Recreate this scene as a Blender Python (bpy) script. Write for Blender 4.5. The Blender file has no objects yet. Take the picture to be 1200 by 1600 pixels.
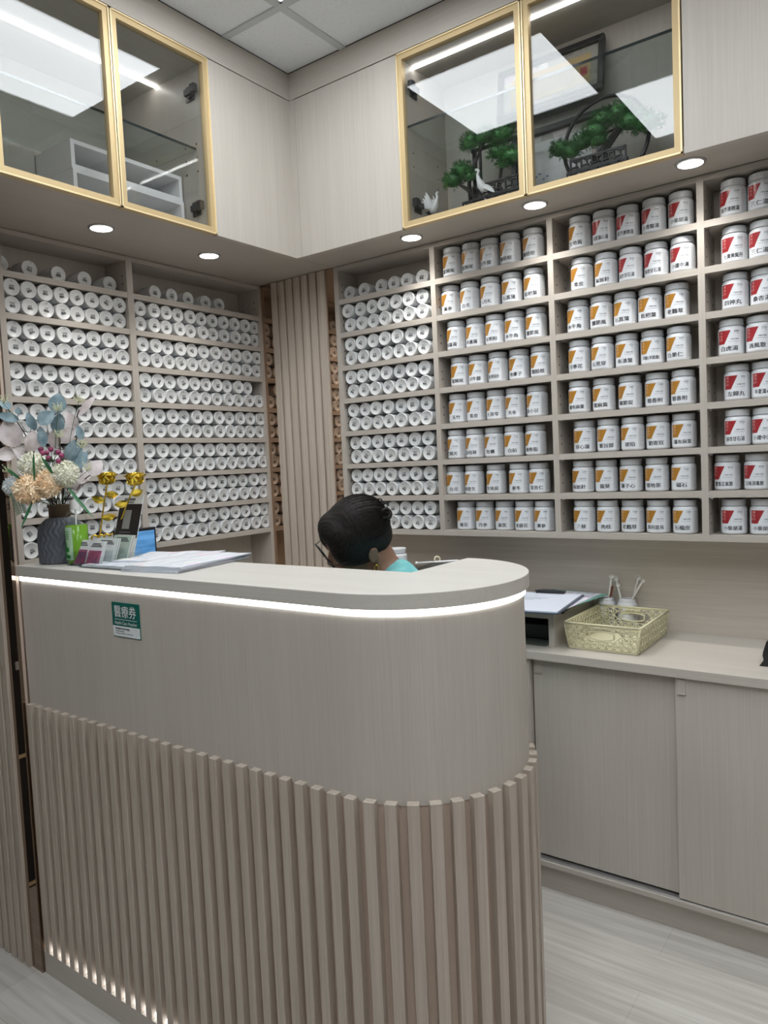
import bpy, bmesh, math, random
from mathutils import Vector, Matrix

random.seed(7)
SC = bpy.context.scene
COL = SC.collection
PI = math.pi

# ---------------------------------------------------------------- camera
YAW, PITCH, ROLL = 0.6328, -0.0645, -0.0457
FPX = 1162.0
CAM = Vector((1.7245, -1.9226, 1.4516))
_cy, _sy, _cp, _sp = math.cos(YAW), math.sin(YAW), math.cos(PITCH), math.sin(PITCH)
_f = Vector((-_sy * _cp, _cy * _cp, _sp))
_r = Vector((_cy, _sy, 0))
_u = _r.cross(_f)
_c, _s = math.cos(ROLL), math.sin(ROLL)
RT, UP, FW = _c * _r + _s * _u, -_s * _r + _c * _u, _f
cd = bpy.data.cameras.new('camera')
cam = bpy.data.objects.new('camera', cd)
COL.objects.link(cam)
cam.matrix_world = Matrix(((RT.x, UP.x, -FW.x, CAM.x), (RT.y, UP.y, -FW.y, CAM.y), (RT.z, UP.z, -FW.z, CAM.z), (0, 0, 0, 1)))
cd.sensor_fit = 'HORIZONTAL'
cd.sensor_width = 36
cd.lens = 36 * FPX / 1200
cd.clip_start = 0.02
SC.camera = cam

# ---------------------------------------------------------------- world, exposure, ceiling light strengths
w = bpy.data.worlds.new('world')
SC.world = w
w.use_nodes = True
w.node_tree.nodes['Background'].inputs[0].default_value = (.8, .85, .9, 1)
w.node_tree.nodes['Background'].inputs[1].default_value = .02
SC.view_settings.view_transform = 'Standard'
SC.view_settings.look = 'None'
SC.view_settings.exposure = 0.62
SC.view_settings.gamma = 1
SC.view_settings.use_curve_mapping = False
PANEL_E = 7.7       # ceiling light panels
DISC_E = 14.0       # downlight lenses
SPOT_W = 8.5        # downlight beams, watts
STRIP_E = 4.2       # led strips of the counter
CAB_E = 8.5         # led strips inside the glass cabinets


def ray(u, v):
    return FW + RT * ((u - 600) / FPX) + UP * ((800 - v) / FPX)
def onx(u, v, x):
    d = ray(u, v); return CAM + d * ((x - CAM.x) / d.x)
def ony(u, v, y):
    d = ray(u, v); return CAM + d * ((y - CAM.y) / d.y)
def onz(u, v, z):
    d = ray(u, v); return CAM + d * ((z - CAM.z) / d.z)
def pix(p):
    d = Vector(p) - CAM; z = d.dot(FW)
    return 600 + FPX * d.dot(RT) / z, 800 - FPX * d.dot(UP) / z

# ---------------------------------------------------------------- materials
def _new(name):
    m = bpy.data.materials.new(name); m.use_nodes = True
    nt = m.node_tree
    return m, nt, nt.nodes['Principled BSDF']
def plain(name, col, rough=.5, metal=0, **kw):
    m, nt, b = _new(name)
    b.inputs['Base Color'].default_value = (*col, 1)
    b.inputs['Roughness'].default_value = rough
    b.inputs['Metallic'].default_value = metal
    for k, v in kw.items(): b.inputs[k.replace('_', ' ')].default_value = v
    # slight procedural unevenness of the finish
    t = nt.nodes.new('ShaderNodeTexNoise'); t.inputs['Scale'].default_value = 60
    c = nt.nodes.new('ShaderNodeTexCoord'); nt.links.new(c.outputs['Object'], t.inputs['Vector'])
    r = nt.nodes.new('ShaderNodeMapRange'); r.inputs[3].default_value = max(0, rough - .04); r.inputs[4].default_value = min(1, rough + .04)
    nt.links.new(t.outputs['Fac'], r.inputs[0]); nt.links.new(r.outputs[0], b.inputs['Roughness'])
    return m
def emit(name, col, e):
    m = bpy.data.materials.new(name); m.use_nodes = True
    nt = m.node_tree; nt.nodes.remove(nt.nodes['Principled BSDF'])
    n = nt.nodes.new('ShaderNodeEmission'); n.inputs[0].default_value = (*col, 1); n.inputs[1].default_value = e
    nt.links.new(n.outputs[0], nt.nodes['Material Output'].inputs[0])
    return m
def grain(name, dark, light, axis, rough=.42, fine=420, bump=.0, coarse=14):
    """wood-look laminate: thin streaks running along one axis"""
    m, nt, b = _new(name); N = nt.nodes; L = nt.links
    c = N.new('ShaderNodeTexCoord')
    def streak(sc, along, det):
        mp = N.new('ShaderNodeMapping'); v = [sc, sc, sc]; v['xyz'.index(axis)] = along
        mp.inputs['Scale'].default_value = v
        L.new(c.outputs['Object'], mp.inputs[0])
        t = N.new('ShaderNodeTexNoise'); t.inputs['Scale'].default_value = 1; t.inputs['Detail'].default_value = det; t.inputs['Roughness'].default_value = .6
        L.new(mp.outputs[0], t.inputs['Vector']); return t
    a = streak(fine, 4.5, 2); d = streak(coarse, .8, 4); e = streak(fine * .32, 1.6, 2)
    m1 = N.new('ShaderNodeMath'); m1.operation = 'MULTIPLY'; m1.inputs[1].default_value = .45; L.new(a.outputs['Fac'], m1.inputs[0])
    m2 = N.new('ShaderNodeMath'); m2.operation = 'MULTIPLY_ADD'; m2.inputs[1].default_value = .25; L.new(d.outputs['Fac'], m2.inputs[0]); L.new(m1.outputs[0], m2.inputs[2])
    m3 = N.new('ShaderNodeMath'); m3.operation = 'MULTIPLY_ADD'; m3.inputs[1].default_value = .30; L.new(e.outputs['Fac'], m3.inputs[0]); L.new(m2.outputs[0], m3.inputs[2])
    r = N.new('ShaderNodeValToRGB'); r.color_ramp.elements[0].position = .27; r.color_ramp.elements[1].position = .73
    r.color_ramp.elements[0].color = (*dark, 1); r.color_ramp.elements[1].color = (*light, 1)
    L.new(m3.outputs[0], r.inputs[0]); L.new(r.outputs[0], b.inputs['Base Color'])
    b.inputs['Roughness'].default_value = rough
    return m
def glassy(name, tint, ior=1.5, rough=0.0):
    m = bpy.data.materials.new(name); m.use_nodes = True
    nt = m.node_tree; nt.nodes.remove(nt.nodes['Principled BSDF'])
    N = nt.nodes; L = nt.links
    t = N.new('ShaderNodeBsdfTransparent'); t.inputs[0].default_value = (*tint, 1)
    g = N.new('ShaderNodeBsdfGlossy'); g.inputs['Roughness'].default_value = rough; g.inputs[0].default_value = (1, 1, 1, 1)
    f = N.new('ShaderNodeFresnel')
    gm = N.new('ShaderNodeNewGeometry'); mr = N.new('ShaderNodeMapRange'); mr.inputs[3].default_value = ior; mr.inputs[4].default_value = 1 / ior   # same pane seen from within
    L.new(gm.outputs['Backfacing'], mr.inputs[0]); L.new(mr.outputs[0], f.inputs[0])
    x = N.new('ShaderNodeMixShader'); L.new(f.outputs[0], x.inputs[0]); L.new(t.outputs[0], x.inputs[1]); L.new(g.outputs[0], x.inputs[2])
    L.new(x.outputs[0], N['Material Output'].inputs[0])
    return m

M = {}
M['lam_z'] = grain('pale laminate upright grain', (.455, .415, .368), (.57, .53, .478), 'z')
M['lam_x'] = grain('pale laminate lengthwise grain', (.455, .415, .368), (.57, .53, .478), 'x')
M['lam_y'] = grain('pale laminate crosswise grain', (.455, .415, .368), (.57, .53, .478), 'y')
M['board_x'] = grain('shelf board grain x', (.41, .372, .330), (.49, .45, .405), 'x', fine=300)
M['board_y'] = grain('shelf board grain y', (.41, .372, .330), (.49, .45, .405), 'y', fine=300)
M['board_z'] = grain('shelf board grain z', (.41, .372, .330), (.49, .45, .405), 'z', fine=300)
M['niche'] = grain('niche laminate', (.50, .445, .385), (.64, .585, .515), 'x', fine=150, coarse=30)
M['slat'] = grain('oak slats', (.36, .30, .245), (.60, .53, .455), 'z', fine=260, coarse=40)
M['slat_back'] = grain('oak backing', (.45, .345, .275), (.54, .43, .355), 'z', fine=260)
M['top'] = grain('counter top laminate', (.53, .50, .455), (.62, .595, .55), 'x', fine=260)
M['ceil'] = None
M['white'] = plain('white plastic', (.80, .80, .80), .32)
M['jar'] = plain('white jar plastic', (.66, .675, .70), .2)
M['lid'] = plain('white lid plastic', (.67, .685, .69), .33)
M['capribs'] = plain('white screw cap', (.58, .59, .61), .35)
M['paper'] = plain('white label', (.74, .77, .81), .26)
M['orange'] = plain('ochre label flag', (.42, .195, .026), .3)
M['orangelite'] = plain('pale orange print', (.78, .45, .22), .35)
M['red'] = plain('red label flag', (.33, .024, .03), .3)
M['redlite'] = plain('pale pink print', (.72, .30, .28), .35)
M['ink'] = plain('black print', (.03, .032, .04), .5)
M['inkgrey'] = plain('grey print', (.17, .18, .20), .5)
M['gold'] = plain('brushed gold frame', (.58, .44, .24), .5, .35)
M['goldedge'] = plain('bright gold edge', (.86, .70, .42), .42, .35)
M['goldrose'] = plain('gold foil', (.83, .60, .08), .22, 1)
M['black'] = plain('black plastic', (.015, .015, .017), .35)
M['darkwood'] = plain('black lacquered wood', (.016, .014, .014), .35)
M['steel'] = plain('steel', (.55, .55, .56), .3, 1)
M['alu'] = plain('aluminium track', (.62, .63, .65), .35, 1)
M['hole'] = plain('dark pin hole and gap shade', (.03, .025, .022), .8)
M['glass'] = glassy('cabinet glass', (.86, .87, .87), 1.43)
M['shelfglass'] = glassy('glass shelf', (.80, .84, .83), 1.3)
M['glassedge'] = plain('dark glass edge', (.02, .03, .03), .15)
M['acrylic'] = glassy('clear acrylic', (.93, .95, .95), 1.35)
M['clearplastic'] = glassy('clear plastic', (.72, .74, .75), 1.3, .15)
M['panel'] = emit('ceiling light diffuser', (.93, .97, 1.0), PANEL_E)
M['disc'] = emit('downlight lens', (1, .97, .92), DISC_E)
M['strip'] = emit('counter led', (1, 1, .99), STRIP_E)
M['cabstrip'] = emit('cabinet led', (1, .985, .96), CAB_E)
M['mirror'] = plain('bronze mirror', (.50, .35, .25), .02, 1)
M['darkmirror'] = plain('dark bronze mirror', (.30, .23, .18), .03, 1)
M['green'] = plain('voucher green', (.006, .13, .10), .4)
M['signwhite'] = plain('sign white', (.78, .82, .84), .4)
M['charcoal'] = plain('charcoal wall', (.03, .03, .032), .5)
M['plaster'] = plain('painted wall', (.42, .39, .36), .7)

def ceiling_mat():
    m, nt, b = _new('mineral fibre tile'); N = nt.nodes; L = nt.links
    c = N.new('ShaderNodeTexCoord')
    t = N.new('ShaderNodeTexVoronoi'); t.inputs['Scale'].default_value = 95; L.new(c.outputs['Object'], t.inputs['Vector'])
    n = N.new('ShaderNodeTexNoise'); n.inputs['Scale'].default_value = 170; L.new(c.outputs['Object'], n.inputs['Vector'])
    mu = N.new('ShaderNodeMath'); mu.operation = 'MULTIPLY'; L.new(t.outputs['Distance'], mu.inputs[0]); L.new(n.outputs['Fac'], mu.inputs[1])
    r = N.new('ShaderNodeValToRGB'); r.color_ramp.elements[0].position = .03; r.color_ramp.elements[1].position = .11
    r.color_ramp.elements[0].color = (.62, .655, .69, 1); r.color_ramp.elements[1].color = (.86, .90, .94, 1)
    L.new(mu.outputs[0], r.inputs[0]); L.new(r.outputs[0], b.inputs['Base Color']); b.inputs['Roughness'].default_value = .9
    return m
M['ceil'] = ceiling_mat()
M['tbar'] = plain('ceiling grid bar', (.60, .64, .66), .6)

def floor_mat():
    m, nt, b = _new('grey oak vinyl planks'); N = nt.nodes; L = nt.links
    c = N.new('ShaderNodeTexCoord')
    br = N.new('ShaderNodeTexBrick'); br.offset = .37
    br.inputs['Scale'].default_value = 1; br.inputs['Brick Width'].default_value = 1.1; br.inputs['Row Height'].default_value = .17
    br.inputs['Mortar Size'].default_value = .0012; br.inputs['Mortar Smooth'].default_value = .2; br.inputs['Bias'].default_value = 0
    br.inputs['Color1'].default_value = (.40, .40, .40, 1); br.inputs['Color2'].default_value = (.60, .60, .60, 1); br.inputs['Mortar'].default_value = (.22, .22, .22, 1)
    L.new(c.outputs['Object'], br.inputs['Vector'])
    def streak(v, det, dist):
        mp = N.new('ShaderNodeMapping'); mp.inputs['Scale'].default_value = v; L.new(c.outputs['Object'], mp.inputs[0])
        t = N.new('ShaderNodeTexNoise'); t.inputs['Scale'].default_value = 1; t.inputs['Detail'].default_value = det; t.inputs['Distortion'].default_value = dist
        L.new(mp.outputs[0], t.inputs['Vector']); return t
    a = streak((2.2, 48, 1), 5, .6); d = streak((6, 240, 1), 2, .2); e = streak((1.2, 9, 1), 3, 1.2)
    m1 = N.new('ShaderNodeMath'); m1.operation = 'MULTIPLY'; m1.inputs[1].default_value = .5; L.new(a.outputs['Fac'], m1.inputs[0])
    m2 = N.new('ShaderNodeMath'); m2.operation = 'MULTIPLY_ADD'; m2.inputs[1].default_value = .2; L.new(d.outputs['Fac'], m2.inputs[0]); L.new(m1.outputs[0], m2.inputs[2])
    m3 = N.new('ShaderNodeMath'); m3.operation = 'MULTIPLY_ADD'; m3.inputs[1].default_value = .3; L.new(e.outputs['Fac'], m3.inputs[0]); L.new(m2.outputs[0], m3.inputs[2])
    r = N.new('ShaderNodeValToRGB'); r.color_ramp.elements[0].position = .32; r.color_ramp.elements[1].position = .68
    r.color_ramp.elements[0].color = (.44, .41, .375, 1); r.color_ramp.elements[1].color = (.68, .66, .625, 1)
    L.new(m3.outputs[0], r.inputs[0])
    mx = N.new('ShaderNodeMix'); mx.data_type = 'RGBA'; mx.blend_type = 'OVERLAY'; mx.inputs[0].default_value = .45
    L.new(r.outputs[0], mx.inputs[6]); L.new(br.outputs['Color'], mx.inputs[7]); L.new(mx.outputs[2], b.inputs['Base Color'])
    b.inputs['Roughness'].default_value = .45
    return m
M['floor'] = floor_mat()

def printed(name, paper, ink, sx, sy, amount=.5):
    """paper with rows of small print and blocks of columns"""
    m, nt, b = _new(name); N = nt.nodes; L = nt.links
    c = N.new('ShaderNodeTexCoord')
    mp = N.new('ShaderNodeMapping'); mp.inputs['Scale'].default_value = (sx, sy, 1); L.new(c.outputs['Object'], mp.inputs[0])
    n = N.new('ShaderNodeTexNoise'); n.inputs['Scale'].default_value = 1; n.inputs['Detail'].default_value = 1; L.new(mp.outputs[0], n.inputs['Vector'])
    wv = N.new('ShaderNodeTexWave'); wv.bands_direction = 'Y'; wv.inputs['Scale'].default_value = 42; L.new(c.outputs['Object'], wv.inputs['Vector'])
    bl = N.new('ShaderNodeTexVoronoi'); bl.distance = 'CHEBYCHEV'; bl.inputs['Scale'].default_value = 22; L.new(c.outputs['Object'], bl.inputs['Vector'])
    g = N.new('ShaderNodeMath'); g.operation = 'GREATER_THAN'; g.inputs[1].default_value = .5; L.new(n.outputs['Fac'], g.inputs[0])
    g2 = N.new('ShaderNodeMath'); g2.operation = 'GREATER_THAN'; g2.inputs[1].default_value = .55; L.new(wv.outputs['Fac'], g2.inputs[0])
    mu = N.new('ShaderNodeMath'); mu.operation = 'MULTIPLY'; L.new(g.outputs[0], mu.inputs[0]); L.new(g2.outputs[0], mu.inputs[1])
    mu2 = N.new('ShaderNodeMath'); mu2.operation = 'MULTIPLY'; mu2.inputs[1].default_value = amount; L.new(mu.outputs[0], mu2.inputs[0])
    hs = N.new('ShaderNodeHueSaturation'); hs.inputs['Saturation'].default_value = .35; hs.inputs['Value'].default_value = .9; L.new(bl.outputs['Color'], hs.inputs['Color'])
    s2 = N.new('ShaderNodeMath'); s2.operation = 'GREATER_THAN'; s2.inputs[1].default_value = .80
    sp = N.new('ShaderNodeSeparateColor'); L.new(bl.outputs['Color'], sp.inputs[0]); L.new(sp.outputs[0], s2.inputs[0])
    s3 = N.new('ShaderNodeMath'); s3.operation = 'MULTIPLY'; s3.inputs[1].default_value = .45; L.new(s2.outputs[0], s3.inputs[0])
    x0 = N.new('ShaderNodeMix'); x0.data_type = 'RGBA'; x0.inputs[6].default_value = (*paper, 1); L.new(s3.outputs[0], x0.inputs[0]); L.new(hs.outputs[0], x0.inputs[7])
    x = N.new('ShaderNodeMix'); x.data_type = 'RGBA'; x.inputs[7].default_value = (*ink, 1)
    L.new(mu2.outputs[0], x.inputs[0]); L.new(x0.outputs[2], x.inputs[6]); L.new(x.outputs[2], b.inputs['Base Color'])
    b.inputs['Roughness'].default_value = .5
    return m
M['news'] = printed('newsprint', (.72, .74, .78), (.25, .26, .30), 60, 8)
M['news2'] = printed('newsprint two', (.66, .69, .75), (.22, .24, .30), 70, 12, .6)

# ---------------------------------------------------------------- frames
# The wall joinery (upper cabinets, shelving, ceiling grid) was drawn in its own frame:
# origin at the lower corner where the two runs of doors meet, one drawing unit = 1.1915 m.
JOIN = (Vector((-.3302, .3682, -.2780)), 1.1915)
SITE = (Vector((0, 0, 0)), 1.0)
FRAME = SITE
def frame(f):
    global FRAME
    FRAME = f
def W(p): return Vector(p) * FRAME[1] + FRAME[0]

# ---------------------------------------------------------------- mesh helpers
class MB:
    """collects shapes in one bmesh; build() links them as one object"""
    def __init__(s): s.bm = bmesh.new(); s.mi = 0; s.smooth = set()
    def _mark(s, fs, sm=False):
        for f in fs: f.material_index = s.mi; f.smooth = sm
    def mat(s, i): s.mi = i; return s
    def box(s, x0, x1, y0, y1, z0, z1):
        v = [s.bm.verts.new((x, y, z)) for x in (x0, x1) for y in (y0, y1) for z in (z0, z1)]
        s._mark([s.bm.faces.new([v[i] for i in q]) for q in ((0, 1, 3, 2), (4, 6, 7, 5), (0, 4, 5, 1), (2, 3, 7, 6), (0, 2, 6, 4), (1, 5, 7, 3))]); return s
    def obox(s, c, ax, ay, az, hx, hy, hz):
        c = Vector(c); v = [s.bm.verts.new(c + ax * (hx * i) + ay * (hy * j) + az * (hz * k)) for i in (-1, 1) for j in (-1, 1) for k in (-1, 1)]
        s._mark([s.bm.faces.new([v[i] for i in q]) for q in ((0, 1, 3, 2), (4, 6, 7, 5), (0, 4, 5, 1), (2, 3, 7, 6), (0, 2, 6, 4), (1, 5, 7, 3))]); return s
    def tube(s, pts, r, seg=8, cap=True):
        pts = [Vector(p) for p in pts]; rr = r if isinstance(r, (list, tuple)) else [r] * len(pts)
        rings = []; prev = None
        for i, p in enumerate(pts):
            d = (pts[min(i + 1, len(pts) - 1)] - pts[max(i - 1, 0)]).normalized()
            a = prev if prev else d.orthogonal()
            a = (a - d * a.dot(d)); a = a.normalized() if a.length > 1e-6 else d.orthogonal().normalized(); prev = a
            b = d.cross(a)
            rings.append([s.bm.verts.new(p + (a * math.cos(2 * PI * k / seg) + b * math.sin(2 * PI * k / seg)) * rr[i]) for k in range(seg)])
        fs = []
        for q, t in zip(rings, rings[1:]):
            for k in range(seg): fs.append(s.bm.faces.new((q[k], q[(k + 1) % seg], t[(k + 1) % seg], t[k])))
        s._mark(fs, True)
        if cap: s._mark([s.bm.faces.new(rings[0][::-1]), s.bm.faces.new(rings[-1])])
        return s
    def lathe(s, prof, seg=24, o=(0, 0, 0), ax='z', rib=0):
        """profile of (radius, height); rib alternates the radius for a knurled skirt"""
        rings = []; o = Vector(o)
        for (r, h) in prof:
            ring = []
            if r < 1e-6: ring = [s.bm.verts.new(o + (Vector((0, 0, h)) if ax == 'z' else Vector((0, -h, 0))))]
            else:
                for k in range(seg):
                    t = 2 * PI * k / seg; q = r - (rib if k % 2 else 0)
                    x, y = q * math.cos(t), q * math.sin(t)
                    ring.append(s.bm.verts.new(o + (Vector((x, y, h)) if ax == 'z' else Vector((x, -h, y)))))
            rings.append(ring)
        fs = []
        for a, b in zip(rings, rings[1:]):
            for k in range(seg):
                q = [a[k % len(a)], a[(k + 1) % len(a)], b[(k + 1) % len(b)], b[k % len(b)]]
                u = []; [u.append(x) for x in q if x not in u]
                if len(u) > 2: fs.append(s.bm.faces.new(u))
        s._mark(fs, True); return s
    def prism(s, poly, z0, z1):
        a = [s.bm.verts.new((x, y, z0)) for x, y in poly]; b = [s.bm.verts.new((x, y, z1)) for x, y in poly]; n = len(poly)
        s._mark([s.bm.faces.new(a[::-1]), s.bm.faces.new(b)] + [s.bm.faces.new((a[i], a[(i + 1) % n], b[(i + 1) % n], b[i])) for i in range(n)]); return s
    def face(s, pts, sm=False):
        s._mark([s.bm.faces.new([s.bm.verts.new(p) for p in pts])], sm); return s
    def ell(s, c, r, seg=16, rings=10, M3=None):
        vs = []; c = Vector(c)
        for i in range(rings + 1):
            ph = PI * i / rings; row = []
            for k in range(seg if 0 < i < rings else 1):
                t = 2 * PI * k / seg; p = Vector((r[0] * math.sin(ph) * math.cos(t), r[1] * math.sin(ph) * math.sin(t), r[2] * math.cos(ph)))
                row.append(s.bm.verts.new(c + (M3 @ p if M3 else p)))
            vs.append(row)
        fs = []
        for a, b in zip(vs, vs[1:]):
            for k in range(seg):
                q = [a[k % len(a)], b[k % len(b)], b[(k + 1) % len(b)], a[(k + 1) % len(a)]]
                u = []; [u.append(x) for x in q if x not in u]
                if len(u) > 2: fs.append(s.bm.faces.new(u))
        s._mark(fs, True); return s
    def mesh(s, me, fn):
        """add a mesh's polygons with each point moved by fn"""
        vs = [s.bm.verts.new(fn(v.co)) for v in me.vertices]
        for p in me.polygons:
            try: s._mark([s.bm.faces.new([vs[i] for i in p.vertices])])
            except ValueError: pass
        return s
    def data(s, name, mats, world=False):
        bmesh.ops.recalc_face_normals(s.bm, faces=s.bm.faces)
        for v in s.bm.verts: v.co = W(v.co) if world else v.co * FRAME[1]
        me = bpy.data.meshes.new(name); s.bm.to_mesh(me); s.bm.free()
        for m in (mats if isinstance(mats, (list, tuple)) else [mats]): me.materials.append(m)
        return me
    def build(s, name, mats, parent=None, bevel=0, world=True):
        o = bpy.data.objects.new(name, s.data(name, mats, world)); COL.objects.link(o)
        if bevel:
            b = o.modifiers.new('bevel', 'BEVEL'); b.width = bevel; b.segments = 2; b.limit_method = 'ANGLE'; b.angle_limit = .6
        if parent: adopt(o, parent, world)
        return o
def adopt(o, parent, world=True):
    o.parent = parent
    if world: o.matrix_parent_inverse = (Matrix.Translation(parent.location) @ parent.rotation_euler.to_matrix().to_4x4()).inverted()
def raw(me): return me
def tag(o, label, cat, group=None, kind=None):
    o['label'] = label; o['category'] = cat
    if group: o['group'] = group
    if kind: o['kind'] = kind
    return o
def thing(name, label, cat, loc=(0, 0, 0), rz=0, group=None):
    o = bpy.data.objects.new(name, None); COL.objects.link(o); o.location = W(loc); o.rotation_euler = (0, 0, rz); o.empty_display_size = .02
    return tag(o, label, cat, group)
def struct(o):
    o['kind'] = 'structure'; return o
def kid(name, me, parent, loc=(0, 0, 0), rot=(0, 0, 0)):
    o = bpy.data.objects.new(name, me); COL.objects.link(o); o.parent = parent; o.location = Vector(loc) * FRAME[1]; o.rotation_euler = rot; return o
_glyph = {}
def text(body, size=1.0, bold=.012, align='CENTER'):
    """flat mesh of a line of lettering"""
    k = (body, bold, align)
    if k not in _glyph:
        c = bpy.data.curves.new('lettering', 'FONT'); c.body = body; c.size = 1; c.resolution_u = 2; c.align_x = align; c.align_y = 'CENTER'
        o = bpy.data.objects.new('lettering', c); m = bpy.data.meshes.new_from_object(o)
        bpy.data.objects.remove(o); bpy.data.curves.remove(c)
        if bold > .004:      # heavier weight: the same outlines struck three times, slightly apart
            vs, fs = [], []
            for dx, dy, dz in ((-bold, 0, 0), (bold, 0, .004), (0, bold * .7, .008)):
                n = len(vs); vs += [(v.co.x + dx, v.co.y + dy, dz) for v in m.vertices]; fs += [[n + i for i in p.vertices] for p in m.polygons]
            m2 = bpy.data.meshes.new('lettering'); m2.from_pydata(vs, [], fs); m = m2
        _glyph[k] = m
    return _glyph[k]
def twidth(me):
    xs = [v.co.x for v in me.vertices]; return max(xs) - min(xs) if xs else 1
# ================================================================ the room
ZC, ZF, ZU, ZS = 2.764, 2.674, 2.159, 2.163      # ceiling, fascia bottom, door bottom, soffit
YB, XS = .187, -.373                             # fronts of the back and the left shelving
WALL_Y = .757
Z8, PITCH_Z, TB = 1.2221, .11757, .0176          # bottom shelf top, spacing, board thickness
def zsh(i): return Z8 + (8 - i) * PITCH_Z        # top face of shelf i (1 = topmost)

WL = -.935                                        # left wall of the work area
ZCW = 1.4516 + (ZC - 1.4516) * 1.1915             # ceiling height on site
struct(MB().box(-1.62, 3.6, -3.9, .95, -.05, 0).build('floor', M['floor']))
frame(JOIN)
struct(MB().box(-1.12, 3.35, -3.55, .40, ZC, ZC + .05).build('ceiling', M['ceil']))
b = MB()
for k in range(-3, 6):
    x = .235 + .545 * k; b.box(x - .012, x + .012, -3.5, .0 if x > .01 else -.02, ZC - .004, ZC)
for k in range(0, 6):
    y = -.28 - .545 * k; b.box(.004 if y > -1 else -1.1, 3.3, y - .012, y + .012, ZC - .0045, ZC)
struct(b.build('trim_1', M['tbar']))
frame(SITE)
struct(MB().box(-1.62, 3.6, WALL_Y, .95, 0, ZCW).build('wall_back', M['niche']))
struct(MB().box(-1.15, WL, -.838, WALL_Y, 0, ZCW).build('wall_left', M['lam_z']))
struct(MB().box(3.6, 3.7, -3.9, .95, 0, ZCW).build('wall_right', M['plaster']))
struct(MB().box(-1.62, 3.6, -4.0, -3.9, 0, ZCW).build('wall_front', M['plaster']))
struct(MB().box(-1.72, -1.62, -3.9, -.838, 0, ZCW).build('trim_2', M['charcoal']))
# partition the slat wall and the mirror strip stand on, left of the counter
struct(MB().box(-1.62, -.380, -.846, -.838, 0, ZCW).build('trim_3', M['slat_back']))
frame(JOIN)
# boxed corner behind the slats
struct(MB().box(-.507, -.001, .197, .3260, .2335, ZS).build('trim_4', M['slat_back']))
# fascia under the ceiling
struct(MB().box(-.507, 0, -1.013, 0.02, ZF + .002, ZC).build('trim_5', M['lam_y']))
struct(MB().box(0, 1.75, .0, .32, ZF + .002, ZC).build('trim_6', M['lam_x']))
struct(MB().box(-.50, .0006, -1.013, .02, ZC - .0032, ZC - .0002).box(0, 1.75, -.0006, .30, ZC - .0032, ZC - .0002).build('trim_10', M['hole']))  # thin dark strip standing in for the shadow gap below the ceiling
# soffit boards
struct(MB().box(-.507, -.004, -1.013, .19, ZS, ZS + .014).build('trim_7', M['board_y']))
struct(MB().box(-.002, 1.75, .004, .32, ZS, ZS + .014).build('trim_8', M['board_x']))
# corner filler strips between the two runs of doors
struct(MB().box(-.02, -.001, -.022, .0, ZU, ZF).box(-.001, .022, -.001, .02, ZU, ZF).box(-.02, .0, -.002, .02, ZU, ZF).build('trim_9', M['lam_z']))

def ceiling_panel(x0, y0, label):
    t = thing('ceiling_light', label, 'ceiling light', (x0 + .257, y0 + .257, ZC - .01), 0, 'ceiling light panels')
    x1, y1 = x0 + .515, y0 + .515
    MB().box(x0 + .006, x1 - .006, y0 + .006, y1 - .006, ZC - .0075, ZC - .006).build('diffuser', M['panel'], t)
    f = MB()
    for q in ((x0, x1, y0, y0 + .008), (x0, x1, y1 - .008, y1), (x0, x0 + .008, y0, y1), (x1 - .008, x1, y0, y1)): f.box(*q, ZC - .009, ZC - .001)
    f.build('frame', M['tbar'], t)
ceiling_panel(.252, -.812, 'square ceiling light panel over the left half of the counter')
ceiling_panel(.797, -1.357, 'square ceiling light panel in front of the curved counter end')
ceiling_panel(1.887, -.812, 'added unseen fill light panel over the aisle beside the low cabinet')  # out of view, added to brighten the aisle
ceiling_panel(1.342, -1.902, 'added unseen fill light panel overhead on the right')  # added fill for the counter front, never in view
ceiling_panel(.252, -2.447, 'added unseen fill light panel behind the camera on the left')  # added fill, set back so the glass doors don't reflect it
ceiling_panel(1.887, -2.447, 'added unseen fill light panel behind the camera on the right')  # extra unseen panel, added as fill from behind

t = thing('air_vent', 'round ribbed ceiling air diffuser beside the light panel', 'air vent', (1.05, -.55, ZC - .01))
MB().box(.80, 1.30, -.80, -.30, ZC - .010, ZC - .006).build('plate', M['tbar'], t)
b = MB()
for r in (.06, .085, .11, .135, .16, .185, .21, .235):
    b.tube([(1.05 + r * math.cos(a * PI / 16), -.55 + r * math.sin(a * PI / 16), ZC - .014) for a in range(33)], .006, 6, False)
b.build('ribs', M['tbar'], t)

# ================================================================ downlights in the soffit
def downlight(x, y, label):
    t = thing('downlight', label, 'downlight', (x, y, ZS), 0, 'downlights in the soffit')
    MB().lathe([(.030, -.004), (.0345, -.004), (.0365, -.0015), (.0365, 0), (.030, 0), (.030, -.004)], 32, (x, y, ZS)).build('trim_ring', M['steel'], t)
    MB().lathe([(0, -.0022), (.030, -.0022), (.030, -.0006), (0, -.0006)], 32, (x, y, ZS)).build('lens', M['disc'], t)
    l = bpy.data.lights.new('beam', 'SPOT'); l.energy = SPOT_W; l.spot_size = 2.1; l.spot_blend = 1; l.shadow_soft_size = .035; l.color = (1, .97, .92)
    o = bpy.data.objects.new('beam', l); COL.objects.link(o); o.parent = t; o.location = (0, 0, -.007)
downlight(.405, .09, 'round downlight in the soffit above the white lids of the back shelving')
downlight(.828, .087, 'round downlight under the middle of the two gold framed doors')
downlight(1.248, .08, 'round downlight near the right end of the back soffit')
downlight(-.186, -.622, 'round downlight in the left soffit under the double glass doors')
downlight(-.186, -.225, 'round downlight in the left soffit nearest the room corner')

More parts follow.
